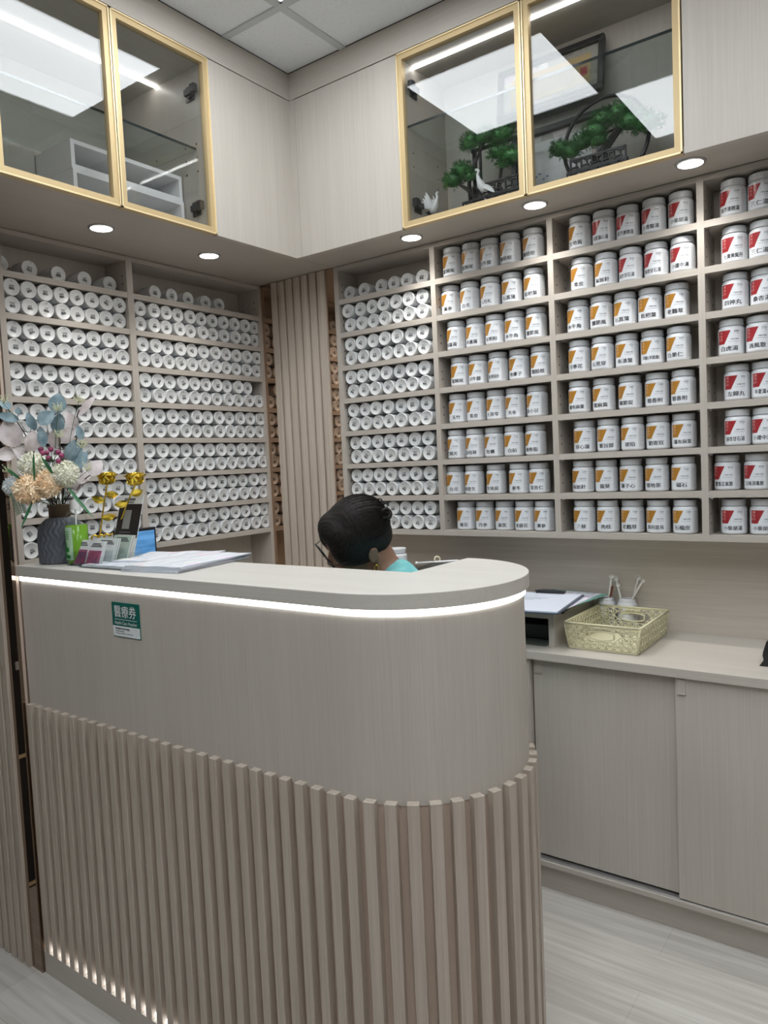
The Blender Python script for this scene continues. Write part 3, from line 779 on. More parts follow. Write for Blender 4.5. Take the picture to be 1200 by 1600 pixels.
if len(cand) > MAXJ:
    for f in rest.bm.faces: f.smooth = f.material_index < 2
    frame(SITE); o = rest.build('lidded_jars', [M['jar'], M['lid'], M['ink']])
    tag(o, 'remaining small white jar lids packed toward the far end of the shelving', 'jars', None, 'stuff')
else: rest.bm.free()
frame(SITE)
# ================================================================ things on the counter
CT = 1.2101
# --- vase
def fluted_vase():
    b = MB(); seg = 168; prof = [(.0, 0), (.058, 0), (.0610, .004), (.062, .03), (.062, .07), (.0605, .088), (.056, .104), (.048, .118), (.038, .127), (.026, .132)]
    fine = []
    for (r0, h0), (r1, h1) in zip(prof, prof[1:]):
        n = max(1, int((h1 - h0) / .004)); fine += [(r0 + (r1 - r0) * k / n, h0 + (h1 - h0) * k / n) for k in range(n)]
    fine.append(prof[-1]); rows = []
    for r, h in fine:
        row = []
        for k in range(seg):
            a = 2 * PI * k / seg
            wob = 0 if r < .03 else .0015 * math.sin(24 * a + 2.4 * math.sin(h * 150))
            row.append(b.bm.verts.new(((r + wob) * math.cos(a), (r + wob) * math.sin(a), h)))
        rows.append(row)
    b._mark([b.bm.faces.new((p[k], p[(k + 1) % seg], q[(k + 1) % seg], q[k])) for p, q in zip(rows[1:], rows[2:]) for k in range(seg)], True)
    b._mark([b.bm.faces.new(rows[1][::-1])])
    return b
VASE = Vector((-.302, -.745, CT))
M['slate'] = plain('slate grey ceramic', (.085, .095, .115), .5)
M['cork'] = plain('brown wrapped neck', (.085, .055, .032), .7)
t = thing('flower_vase', 'slate grey fluted vase with brown neck at the counter end, holding flowers', 'vase', VASE)
kid('body', fluted_vase().data('body', M['slate']), t)
b = MB(); b.lathe([(.026, .128), (.0285, .131), (.0290, .158), (.0315, .163), (.0320, .167), (.0290, .168), (.0270, .165), (.0265, .140), (0, .140)], 32)
kid('neck', b.data('neck', M['cork']), t)
MOUTH = VASE + Vector((0, 0, .15))

# --- flowers: every stem is its own thing
M['stem'] = plain('dark brown stem', (.055, .030, .022), .6)
M['stemgreen'] = plain('green stem', (.03, .10, .035), .5)
def leafmat(name, c0, c1, rough=.6):
    m, nt, bs = _new(name); N = nt.nodes; L = nt.links
    c = N.new('ShaderNodeTexCoord'); n = N.new('ShaderNodeTexNoise'); n.inputs['Scale'].default_value = 38; n.inputs['Detail'].default_value = 3; L.new(c.outputs['Object'], n.inputs['Vector'])
    r = N.new('ShaderNodeValToRGB'); r.color_ramp.elements[0].position = .35; r.color_ramp.elements[1].position = .65
    r.color_ramp.elements[0].color = (*c0, 1); r.color_ramp.elements[1].color = (*c1, 1)
    L.new(n.outputs['Fac'], r.inputs[0]); L.new(r.outputs[0], bs.inputs['Base Color']); bs.inputs['Roughness'].default_value = rough
    bs.inputs['Transmission Weight'].default_value = 0
    return m
M['blue_leaf'] = leafmat('dusty blue leaf', (.14, .22, .26), (.28, .38, .42))
M['pink_leaf'] = leafmat('pale pink leaf', (.56, .48, .47), (.74, .68, .68))
M['cream'] = leafmat('cream petals', (.84, .83, .68), (.93, .92, .82))
M['peach'] = leafmat('peach petals', (.92, .68, .43), (.96, .83, .63))
M['bluewhite'] = leafmat('blue white petals', (.68, .73, .75), (.82, .85, .86))
M['blade'] = leafmat('green blade leaf', (.012, .085, .03), (.03, .17, .06), .35)
M['berry'] = plain('mauve berry', (.28, .045, .12), .3)
M['filler'] = plain('pale yellow filler', (.62, .64, .42), .6)
def bend(p0, p1, sag=.15, n=7, seed=0):
    """a stem that rises from the mouth and leans out to p1"""
    p0, p1 = Vector(p0), Vector(p1); c = Vector((p0.x + (p1.x - p0.x) * .25, p0.y + (p1.y - p0.y) * .25, p0.z + (p1.z - p0.z) * .62))
    return [p0 * ((1 - t) ** 2) + c * (2 * t * (1 - t)) + p1 * (t * t) for t in [k / n for k in range(n + 1)]]
def leaf(b, c, length, width, axis, normal, curl=.25, n=8, tipsharp=1.0):
    """a cupped leaf blade with real thickness, centred on c"""
    axis = axis.normalized(); side = axis.cross(normal).normalized(); nn = side.cross(axis).normalized()
    ro = []
    for k in range(n + 1):
        q = k / n; wd = width / 2 * (math.sin(PI * min(1, q * .94 + .05)) ** .75) * (1 - .25 * q * tipsharp)
        cen = c + axis * (length * (q - .5)) + nn * (curl * length * (.25 - (q - .5) ** 2))
        ro.append([(cen + side * (wd * s) + nn * (abs(s) * wd * .28)) for s in (-1, -.5, 0, .5, 1)])
    for th in (0.0004, -.0004):
        vs = [[b.bm.verts.new(p + nn * th) for p in r] for r in ro]
        b._mark([b.bm.faces.new((vs[i][j], vs[i][j + 1], vs[i + 1][j + 1], vs[i + 1][j])) for i in range(n) for j in range(4)], True)
VIEW = (CAM - Vector((-.3, -.75, 1.45))).normalized()
SX, SY = VIEW.cross(Vector((0, 0, 1))).normalized() * -1, Vector((0, 0, 1))
def depth(u): return -.752 - .0013 * max(0, 95 - u)
def P(u, v, y=0): return ony(u, v, depth(u) + .01)
def stemmed(name, label, cat, tip, group, stem='stem', r=.0014, start=None):
    s = start or MOUTH + Vector((random.uniform(-.014, .014), random.uniform(-.014, .014), 0))
    t = thing(name, label, cat, s, 0, group)
    pts = bend(s, tip); MB().tube(pts, [r * 1.3] + [r] * (len(pts) - 1), 6).build('stem', M[stem], t)
    return t, pts
# eucalyptus branches
def branch(name, label, tip, leaves, mat, group, twig='stem'):
    t, pts = stemmed(name, label, 'artificial branch', tip, group, twig, .0016)
    tw = MB()
    for (u, v, L, W, ang, y) in leaves:
        c = ony(u, v, depth(u) + (y + .745) * .5); a = math.radians(ang); ax = (SX * math.cos(a) + SY * math.sin(a))
        nrm = (VIEW + SX * random.uniform(-.5, .5) + SY * random.uniform(-.3, .5)).normalized()
        near = min(pts, key=lambda p: (p - c).length)
        root = c - ax * (L * .5)
        tw.tube([near, (near + root) / 2 + Vector((0, 0, -.004)), root, c], [.0012, .001, .0009, .0006], 5)
        b = MB(); leaf(b, c, L, W, ax, nrm, random.uniform(.1, .45)); b.build('leaf', M[mat], t)
    tw.build('twigs', M[twig], t)
px = 1 / 545
branch('eucalyptus_branch', 'tall dusty blue leaf branch in the middle of the bouquet', P(92, 622, -.76),
       [(90, 630, .056, .054, 80, -.765), (72.7, 652.7, .052, .046, 35, -.775), (92, 662, .058, .044, 80, -.755), (65, 682, .058, .032, 95, -.77)], 'blue_leaf', 'blue leaf branches in the vase')
branch('eucalyptus_branch', 'dusty blue leaf branch leaning to the left frame edge', P(8, 634, -.75),
       [(49, 658, .052, .030, 110, -.76), (29, 642, .020, .020, 90, -.755), (12, 652, .054, .032, 165, -.75), (7, 633, .034, .034, 140, -.745)], 'blue_leaf', 'blue leaf branches in the vase')
branch('eucalyptus_branch', 'dusty blue leaf branch on the right side of the bouquet', P(122, 680, -.73),
       [(114, 703, .062, .056, 70, -.74), (124, 676, .042, .026, 100, -.73), (127, 719, .058, .036, 55, -.725)], 'blue_leaf', 'blue leaf branches in the vase')
branch('pink_leaf_branch', 'large pale pink leaf branch at the left of the bouquet', P(10, 690, -.74),
       [(17, 677, .078, .072, 110, -.745), (49, 689, .062, .048, 75, -.765), (8, 711, .052, .046, 185, -.735), (34, 708, .050, .036, 150, -.75)], 'pink_leaf', 'pink leaf branches in the vase')
branch('pink_leaf_branch', 'slender pale pink leaf branch rising at the upper right of the bouquet', P(124, 640, -.74),
       [(84, 686, .050, .034, 95, -.745), (107, 679, .054, .044, 60, -.745), (112, 656, .050, .038, 115, -.75), (137, 634, .066, .024, 50, -.74)], 'pink_leaf', 'pink leaf branches in the vase')
branch('pink_leaf_branch', 'low pale pink leaf branch beside the golden roses', P(148, 738, -.72),
       [(130, 747, .048, .034, 25, -.725), (150, 731, .050, .048, 50, -.72), (111, 755, .044, .034, 35, -.73), (122, 757, .036, .026, 70, -.725)], 'pink_leaf', 'pink leaf branches in the vase')
# pompon chrysanthemums
def pompon(label, u, v, rad, mat, y):
    c = ony(u, v, depth(u) + (y + .75) * -.6 - .02); t, pts = stemmed('chrysanthemum', label, 'artificial flower', c, 'pompon flowers in the vase', 'stem', .0018)
    b = MB(); b.ell(c, (rad * .80,) * 3, 16, 12)
    N = 900
    for k in range(N):
        ph = math.acos(1 - 2 * (k + .5) / N); th = PI * (1 + 5 ** .5) * k
        d = Vector((math.sin(ph) * math.cos(th), math.sin(ph) * math.sin(th), math.cos(ph)))
        d = (d + Vector((random.uniform(-.16, .16), random.uniform(-.16, .16), random.uniform(-.16, .16)))).normalized()
        s = d.orthogonal().normalized(); s = (Matrix.Rotation(random.uniform(0, 6), 3, d) @ s); n2 = d.cross(s)
        L = rad * random.uniform(.86, 1.08); wv = rad * .055
        p0, p1, p2 = c + d * (rad * .66), c + d * (L * .90) + n2 * (rad * .03), c + d * L + n2 * (rad * .12)
        v0, v1, v2, v3, v4, v5 = [b.bm.verts.new(p) for p in (p0 - s * wv * .5, p0 + s * wv * .5, p1 - s * wv, p1 + s * wv, p2 - s * wv * .35, p2 + s * wv * .35)]
        b._mark([b.bm.faces.new((v0, v1, v3, v2)), b.bm.faces.new((v2, v3, v5, v4))])
    b.build('bloom', M[mat], t)
pompon('upper left cream pompon chrysanthemum, below the pale pink leaves', 50.7, 727, .037, 'cream', -.735)
pompon('right cream pompon chrysanthemum, above the vase neck', 102.5, 740, .037, 'cream', -.715)
pompon('left peach pompon chrysanthemum, lowest in the bouquet', 44, 765, .041, 'peach', -.705)
pompon('right peach pompon chrysanthemum, between the other pompons', 75, 756, .039, 'peach', -.705)
pompon('bluish white pompon chrysanthemum half hidden behind the left peach one', 22, 760, .029, 'bluewhite', -.75)
# berries
t, pts = stemmed('berry_sprig', 'sprig of mauve berries in the centre of the bouquet', 'artificial berries', ony(80, 712, -.80), None, 'stemgreen', .0012)
tw = MB()
for (u, v) in ((64, 702), (72.7, 707.5), (79.5, 702), (65.5, 708.5), (75.5, 715.5), (91, 706.5), (96, 711.5), (91.5, 720.5)):
    c = ony(u, v, -.80 + random.uniform(-.01, .01)); MB().ell(c, (.0075,) * 3, 14, 10).build('berry', M['berry'], t)
    tw.tube([pts[-2], c], .0007, 5)
tw.build('twigs', M['stemgreen'], t)
# grass blades and fern
def blade(label, p0, p1, wd, y=-.73):
    a, c = ony(*p0, depth(p0[0]) - .055), ony(*p1, depth(p1[0]) - .065); t, pts = stemmed('blade_leaf', label, 'artificial leaf', a, 'green blades in the vase', 'stemgreen', .001)
    b = MB(); leaf(b, (a + c) / 2, (c - a).length, wd, (c - a), (VIEW + SX * .4), -.15, 10, 1.6); b.build('leaf', M['blade'], t)
blade('short upright green blade in front of the upper left pompon', (54, 750), (52.5, 706), .008, -.69)
blade('broad green blade between the two cream pompons', (86, 744), (64, 713), .012, -.70)
blade('green blade at the left frame edge behind the pompons', (31, 748), (8, 730), .010, -.72)
blade('long green blade hanging right over the soap bottle', (107, 762), (146, 808), .013, -.70)
blade('long green blade hanging down left in front of the lids', (51, 783), (33, 826), .009, -.70)
t, pts = stemmed('fern_frond', 'small green fern frond hanging at the left of the vase', 'artificial leaf', ony(24, 770, -.875), None, 'stemgreen', .001)
b = MB(); q0, q1 = ony(23, 768, -.875), ony(35, 802, -.870); ax = (q1 - q0).normalized()
b.tube([q0, q1], .0008, 5)
for k in range(13):
    c = q0 + (q1 - q0) * (k / 13)
    for s in (-1, 1):
        d = (ax * .6 + SX * s).normalized(); leaf(b, c + d * .010, .020, .0035, d, VIEW, .1, 3)
b.build('frond', M['blade'], t)
# tiny filler flowers
for (u, v, lb) in ((90, 636, 'pale yellow filler sprig in front of the topmost blue leaf'), (91, 677, 'pale yellow filler sprig above the berries'), (122, 622, 'pale yellow filler sprig highest at the right'),
                   (127, 693, 'pale yellow filler sprig beside the right blue leaves'), (5, 624, 'pale yellow filler sprig at the upper left frame edge'), (136, 729, 'pale yellow filler sprig low at the right'), (13, 732, 'pale yellow filler sprig low at the left')):
    c = ony(u, v, depth(u) - .03); t, pts = stemmed('filler_sprig', lb, 'artificial flower', c - Vector((0, 0, .012)), 'filler sprigs in the vase', 'stemgreen', .0007)
    b = MB()
    for k in range(26):
        e = c + SX * random.uniform(-.014, .014) + SY * random.uniform(-.010, .012) + VIEW * random.uniform(-.006, .008)
        b.tube([c - Vector((0, 0, .012)), e], .0004, 4); b.ell(e, (.0016,) * 3, 5, 4)
    b.build('flower_heads', M['filler'], t)

# --- soap bottle
BOT = Vector((-.208, -.752, CT))
M['soap'] = plain('green hand soap', (.26, .55, .045), .1, 0, Transmission_Weight=.35, IOR=1.33)
M['soaplabel'] = plain('pale green bottle label', (.42, .62, .42), .4)
M['deepgreen'] = plain('deep green print', (.015, .20, .035), .4)
t = thing('soap_bottle', 'clear pump bottle of green hand soap right of the slate vase', 'bottle', BOT, -.25); t.scale = (.90, .90, 1.20)
b = MB(); b.lathe([(0, 0), (.030, 0), (.033, .003), (.034, .01), (.034, .098), (.032, .112), (.024, .122), (.013, .127), (.0125, .136)], 32)
kid('bottle', b.data('bottle', M['acrylic']), t)
b = MB(); b.lathe([(0, .003), (.030, .003), (.0325, .008), (.0325, .092), (0, .092)], 32); kid('soap', b.data('soap', M['soap']), t)
b = MB()
for k in range(8):
    a0, a1 = -1.75 + k * .13, -1.75 + (k + 1) * .13
    b.face([(.0344 * math.cos(a0), .0344 * math.sin(a0), .012), (.0344 * math.cos(a1), .0344 * math.sin(a1), .012), (.0344 * math.cos(a1), .0344 * math.sin(a1), .088), (.0344 * math.cos(a0), .0344 * math.sin(a0), .088)], True)
for i, z in enumerate((.060, .065, .070, .076)):
    b.mat(1)
    for k in range(5):
        a0, a1 = -1.65 + k * .12, -1.65 + (k + .8) * .12
        b.face([(.0347 * math.cos(a0), .0347 * math.sin(a0), z), (.0347 * math.cos(a1), .0347 * math.sin(a1), z), (.0347 * math.cos(a1), .0347 * math.sin(a1), z + .0022), (.0347 * math.cos(a0), .0347 * math.sin(a0), z + .0022)])
for a0, z, s in ((-1.6, .047, .009), (-1.35, .036, .011), (-1.55, .022, .010), (-1.2, .020, .008)):
    c = Vector((.0349 * math.cos(a0), .0349 * math.sin(a0), z)); tg = Vector((-math.sin(a0), math.cos(a0), 0))
    b.face([c + tg * (s * math.cos(q)) + Vector((0, 0, 1)) * (s * .6 * math.sin(q)) for q in [k * PI / 5 for k in range(10)]])
kid('label', b.data('label', [M['soaplabel'], M['deepgreen']]), t)
b = MB(); b.lathe([(.0148, .128), (.0152, .129), (.0152, .146), (.0135, .149), (.006, .150), (.0055, .168), (0, .168)], 24)
b.tube([(0, 0, .010), (0, 0, .13)], .0022, 6)
b.lathe([(.0055, .164), (.0105, .165), (.0105, .171), (0, .173)], 16); b.tube([(0, 0, .169), (-.018, -.006, .170), (-.034, -.011, .165)], [.0052, .0042, .0032], 8)
kid('pump', b.data('pump', M['white']), t)

# --- golden roses on heart stands
def rose(label, u, v, y, base, lean):
    c = ony(u, v, y); s = Vector(base)
    t = thing('golden_rose', label, 'ornament', s, 0, 'golden roses')
    pts = [s + Vector((0, 0, .004)), s.lerp(c, .35) + Vector((0, 0, .004)), s.lerp(c, .7), c + Vector((0, 0, -.012))]
    MB().tube(pts, .0024, 8).build('stem', M['goldrose'], t)
    b = MB()
    for ringk, (rr, hh, n, wd, open_) in enumerate(((.008, .034, 3, .020, .05), (.016, .036, 4, .030, .2), (.024, .036, 5, .038, .4), (.031, .030, 6, .044, .75))):
        for k in range(n):
            a = 2 * PI * k / n + ringk * .6; d = Vector((math.cos(a), math.sin(a), 0)); sd = Vector((-math.sin(a), math.cos(a), 0)); grid = []
            for i in range(5):
                q = i / 4; row = []
                for j in range(6):
                    e = (j / 5 - .5) * 2; rad = rr * (.25 + .75 * q ** (1.2)) + .006 * open_ * max(0, q - .6)
                    zz = hh * (q - .35) - .010 * open_ * max(0, q - .72) + .0018 * math.sin(j * 2.1 + k)
                    row.append(b.bm.verts.new(c + d * (rad * (1 - .22 * e * e)) + sd * (wd * .5 * e * (.5 + .5 * math.sin(PI * min(.85, q + .2)))) + Vector((0, 0, zz))))
                grid.append(row)
            b._mark([b.bm.faces.new((grid[i][j], grid[i][j + 1], grid[i + 1][j + 1], grid[i + 1][j])) for i in range(4) for j in range(5)], True)
    b.ell(c + Vector((0, 0, -.006)), (.009, .009, .010), 10, 6)
    o = b.build('bloom', M['goldrose'], t); sm = o.modifiers.new('thickness', 'SOLIDIFY'); sm.thickness = .0007
    for q, side, L in ((.82, 1, .036), (.72, -1, .038), (.50, 1, .040)):
        p = s.lerp(c, q); b = MB(); ax = (SX * side + SY * random.uniform(-.2, .5)).normalized()
        leaf(b, p + ax * .020, L, .027, ax, (VIEW - SY * .35 + SX * random.uniform(-.4, .4)), .3, 6); b.tube([p, p + ax * .008], .001, 5); b.build('leaf', M['goldrose'], t)
    h = MB()      # open heart foot
    hp = [s + SX * (.019 * math.sin(a) ** 3) + SY * (.046 + .0012 * (13 * math.cos(a) - 5 * math.cos(2 * a) - 2 * math.cos(3 * a) - math.cos(4 * a))) + Vector((0, .004, 0)) for a in [2 * PI * k / 40 for k in range(41)]]
    h.tube(hp, .0028, 8, False); h.tube([s, s + Vector((0, .004, .030))], .0026, 8); h.lathe([(0, 0), (.014, 0), (.014, .002), (0, .003)], 20, s); h.build('heart_stand', M['goldrose'], t)
rose('golden foil rose on the left, with upright stem', 167, 750, -.60, tuple(onz(153, 866, CT)), 0)
rose('golden foil rose on the right, leaning over the notice card', 211, 751, -.59, tuple(onz(172, 864, CT)), .1)

# --- slanted notice card in acrylic stand
tc = thing('notice_stand', 'slanted black and white notice card in a clear acrylic stand', 'notice', (-.225, -.60, CT))
B0 = Vector((-.170, -.598, CT + .002)); TP = Vector((-.170, -.548, 1.392)); upv = (TP - B0).normalized(); rt = Vector((1, 0, 0)); nn = rt.cross(upv).normalized(); Hc = (TP - B0).length; Wc = .112
def card(b, u0, u1, v0, v1, d0, d1): b.obox(B0 + rt * ((u0 + u1) / 2 - Wc) + upv * ((v0 + v1) / 2) + nn * ((d0 + d1) / 2), rt, upv, nn, (u1 - u0) / 2, (v1 - v0) / 2, (d1 - d0) / 2)
b = MB(); card(b, 0, Wc, 0, Hc, -.002, .0); b.obox(B0 + rt * (-Wc / 2) + Vector((0, .035, .0)), rt, Vector((0, 1, 0)), Vector((0, 0, 1)), Wc / 2, .037, .0015); b.build('acrylic_stand', M['acrylic'], tc)
b = MB(); b.mat(0); card(b, 0, Wc, 0, Hc, .0, .0016); b.mat(1); card(b, .001, Wc - .0, .055, Hc - .028, .0016, .0019); b.mat(2); card(b, .030, .066, .082, .140, .0019, .0021)
b.mat(3)
for v in (.008, .016, .022): card(b, .012, .09 - v, v, v + .0035, .0016, .0020)
card(b, .020, .075, Hc - .018, Hc - .010, .0016, .0020); card(b, .025, .070, Hc - .025, Hc - .021, .0016, .0020)
for v in (.062, .070): card(b, .02, .075, v, v + .003, .0019, .0022)
b.build('card', [M['signwhite'], M['black'], plain('grey photo print', (.32, .33, .33), .4), M['inkgrey']], tc)

# --- tablet screen behind the notice card
tb = thing('tablet_computer', 'tablet screen with blue page behind the notice card', 'tablet', (-.305, -.49, .745))
def screen_mat():
    m = bpy.data.materials.new('lit blue screen'); m.use_nodes = True; nt = m.node_tree; N = nt.nodes; L = nt.links; N.remove(N['Principled BSDF'])
    c = N.new('ShaderNodeTexCoord'); mp = N.new('ShaderNodeMapping'); mp.inputs['Scale'].default_value = (1, 5, 26); L.new(c.outputs['Object'], mp.inputs[0])
    n = N.new('ShaderNodeTexNoise'); n.inputs['Scale'].default_value = 1.3; L.new(mp.outputs[0], n.inputs['Vector'])
    r = N.new('ShaderNodeValToRGB'); r.color_ramp.elements[0].position = .36; r.color_ramp.elements[1].position = .62; r.color_ramp.elements[0].color = (.02, .10, .22, 1); r.color_ramp.elements[1].color = (.10, .26, .50, 1)
    L.new(n.outputs['Fac'], r.inputs[0]); e = N.new('ShaderNodeEmission'); e.inputs[1].default_value = .9; L.new(r.outputs[0], e.inputs[0]); L.new(e.outputs[0], N['Material Output'].inputs[0]); return m
b = MB().box(-.309, -.301, -.572, -.418, 1.10, 1.283); b.build('casing', M['black'], tb, .003)
MB().box(-.3009, -.3005, -.565, -.425, 1.112, 1.273).build('screen', screen_mat(), tb)
b = MB().tube([(-.310, -.495, 1.15), (-.33, -.495, 1.0), (-.33, -.495, .75)], .008, 10); b.box(-.38 + .012, -.27, -.55, -.44, .7455, .752); b.build('stand', M['black'], tb)

# --- card holder with name cards
ch = thing('card_holder', 'clear acrylic holder for name cards in front of the golden roses', 'card holder', (-.14, -.71, CT))
b = MB()
x0, x1, y0, y1 = -.205, -.068, -.790, -.640
b.box(x0, x1, y0, y1, CT, CT + .003)
for xx in (x0, -.1385, x1 - .002): b.prism([(xx, y0), (xx + .002, y0), (xx + .002, y1), (xx, y1)], CT + .003, CT + .028)
for y in (y0, -.745, -.70, -.655): b.obox(((x0 + x1) / 2, y + .006, CT + .020), Vector((1, 0, 0)), Vector((0, .30, .95)), Vector((0, .95, -.30)), (x1 - x0) / 2, .020, .001)
b.build('tray', M['acrylic'], ch)
M['cardpink'] = leafmat('magenta photo print', (.16, .06, .14), (.42, .10, .16), .3)
M['cardwhite'] = plain('white card', (.68, .70, .70), .4)
M['cardgreen'] = plain('pale green card', (.42, .50, .44), .4)
M['cardbeige'] = plain('beige card', (.55, .48, .40), .4)
def pack(label, x, y, wd, ht, n, mats, face):
    t = thing('name_cards', label, 'name cards', (x, y, CT + .004), 0, 'packs of name cards in the holder')
    u = Vector((0, .34, .94)).normalized(); nr = Vector((1, 0, 0)).cross(u).normalized()
    for k in range(n):
        c = Vector((x + random.uniform(-.001, .001), y + k * .0026, CT + .004)) + u * (ht / 2); b = MB().obox(c, Vector((1, 0, 0)), u, nr, wd / 2, ht / 2, .0006)
        b.build('card', mats[k % len(mats)], t)
    b = MB(); c = Vector((x, y, CT + .004)) + u * (ht / 2) + nr * .0009
    if face: b.mat(0).obox(c - u * (ht * .19), Vector((1, 0, 0)), u, nr, wd * .5, ht * .30, .0002)
    b.mat(1)
    for q in (.30, .36, .42): b.obox(c + u * (ht * (q - .02)), Vector((1, 0, 0)), u, nr, wd * (.42 - (q - .3)), ht * .016, .0003)
    b.build('print', [M['cardpink'], M['ink']], t)
pack('white name cards with magenta photo, front left of the holder', -.171, -.777, .060, .068, 4, [M['cardwhite']], True)
pack('white name cards with magenta photo, front right of the holder', -.104, -.777, .060, .066, 4, [M['cardwhite']], True)
pack('mixed white and green name cards in the second row of the holder', -.120, -.738, .088, .070, 6, [M['cardwhite'], M['cardgreen'], M['cardwhite']], False)
pack('pale green and beige name cards in the rear row of the holder', -.112, -.695, .082, .074, 6, [M['cardgreen'], M['cardwhite'], M['cardbeige']], False)

# --- newspapers and leaflets
M['pageedge'] = plain('page edges', (.58, .62, .69), .6)
def sheet(label, c, rz, wd, ln, z0, z1, mat, sag=0):
    t = thing('newspaper', label, 'newspaper', (c[0], c[1], z0), rz, 'newspapers on the counter')
    b = MB(); n = 14
    for side, dz in ((0, z1 - z0), (1, 0)):
        vs = [[b.bm.verts.new((wd * (i / n - .5), ln * (j / n - .5), dz + sag * math.sin(i * .9 + j * .5) * (1 if side == 0 else 0))) for j in range(n + 1)] for i in range(n + 1)]
        b._mark([b.bm.faces.new((vs[i][j], vs[i + 1][j], vs[i + 1][j + 1], vs[i][j + 1])) for i in range(n) for j in range(n)], True)
        if side == 0: top = vs
        else: bot = vs
    edge = [(i, 0) for i in range(n)] + [(n, j) for j in range(n)] + [(n - i, n) for i in range(n)] + [(0, n - j) for j in range(n)]
    b.mat(1)
    b._mark([b.bm.faces.new((top[p[0]][p[1]], top[q[0]][q[1]], bot[q[0]][q[1]], bot[p[0]][p[1]])) for p, q in zip(edge, edge[1:] + edge[:1])])
    kid('pages', b.data('pages', [mat, M['pageedge']]), t)
    return t
tr = thing('leaflet_tray', 'low clear acrylic leaflet tray under the left newspapers', 'tray', (-.03, -.70, CT))
b = MB().box(-.125, .068, -.800, -.56, CT, CT + .003).box(-.125, .068, -.803, -.800, CT, CT + .011).box(-.127, -.125, -.803, -.56, CT, CT + .011); b.build('tray', M['acrylic'], tr)
sheet('folded newspaper lying in the clear tray at the left', (-.020, -.672), .05, .20, .25, CT + .0035, CT + .0085, M['news2'], .0006)
sheet('open newspaper at the back left, under the front stack', (.010, -.605), .42, .24, .20, CT + .0090, CT + .0125, M['news'], .0012)
for k in range(5):
    sheet(['lowest', 'second lowest', 'middle', 'second highest', 'topmost'][k] + ' newspaper of the stack at the front right', (.150 + .002 * k - (k == 2) * .004, -.663 + .0015 * k), .155 + random.uniform(-.025, .025), .185, .278, CT + .0003 + k * .0031, CT + .0030 + k * .0031, M['news'] if k % 2 == 0 else M['news2'], .0006 if k == 4 else 0)
# ================================================================ things on the back worktop
WT = .8172
t = thing('desk_riser', 'pale laminate riser shelf on the worktop carrying the clipboard', 'riser', (.60, .54, WT))
b = MB().box(.40, .725, .363, .735, .912, .931).box(.705, .725, .363, .735, WT, .912).box(.40, .420, .363, .735, WT, .912).box(.42, .705, .715, .735, WT, .912)
b.build('frame', M['lam_x'], t, .0008)
tag(MB().box(.47, .69, .45, .70, WT, .870).build('storage_box', M['black'], None, .004), 'black box standing inside the laminate riser', 'box')
tag(MB().box(.44, .695, .362, .44, WT, WT + .005).build('glass_plate', M['shelfglass'], None, .0008), 'flat glass plate lying under the riser', 'glass plate')
# folders and papers under the clipboard
M['folder'] = plain('teal green folder', (.16, .38, .32), .4)
M['sheetblue'] = plain('bluish white paper', (.62, .66, .76), .5)
def flat(name, label, cat, c, rz, wd, ln, z0, z1, mat, group=None, bev=0):
    t = thing(name, label, cat, (c[0], c[1], z0), rz, group)
    o = kid('sheet', MB().box(-wd / 2, wd / 2, -ln / 2, ln / 2, 0, z1 - z0).data('sheet', mat), t)
    if bev: q = o.modifiers.new('bevel', 'BEVEL'); q.width = bev; q.segments = 2
    return t
Z0 = .9315
flat('document_folder', 'black folder lowest on the riser, under the clipboard', 'folder', (.615, .520), .16, .235, .34, Z0, Z0 + .007, M['black'], None, .002)
flat('document_folder', 'teal green folder sticking out at the back of the riser', 'folder', (.655, .580), -.12, .225, .30, Z0 + .0075, Z0 + .0105, M['folder'])
flat('paper_sheet', 'printed sheet in a clear sleeve over the teal folder', 'paper', (.655, .560), -.02, .21, .30, Z0 + .011, Z0 + .0125, M['news2'])
cb = thing('clipboard', 'blue grey clipboard with black wire clip and white sheets on the riser', 'clipboard', (.632, .452, Z0 + .0135), .13)
kid('board', MB().box(-.118, .118, -.175, .165, 0, .004).data('board', plain('dark blue board', (.05, .07, .11), .4)), cb)
kid('papers', MB().box(-.112, .113, -.172, .15, .0041, .0085).data('papers', M['sheetblue']), cb)
b = MB(); [b.box(-.07, .02 - k * .02, .05 - k * .02, .053 - k * .02, .0086, .0088) for k in range(3)]; b.box(-.10, -.02, .085, .0865, .0086, .0088); kid('handwriting', b.data('handwriting', M['inkgrey']), cb)
b = MB(); b.obox((0, .150, .013), Vector((1, 0, 0)), Vector((0, 1, 0)), Vector((0, 0, 1)), .052, .012, .004); b.tube([(-.05, .14, .017), (-.05, .12, .020), (-.02, .128, .024), (.02, .128, .024), (.05, .12, .020), (.05, .14, .017)], .0022, 8)
kid('clip', b.data('clip', M['black']), cb)
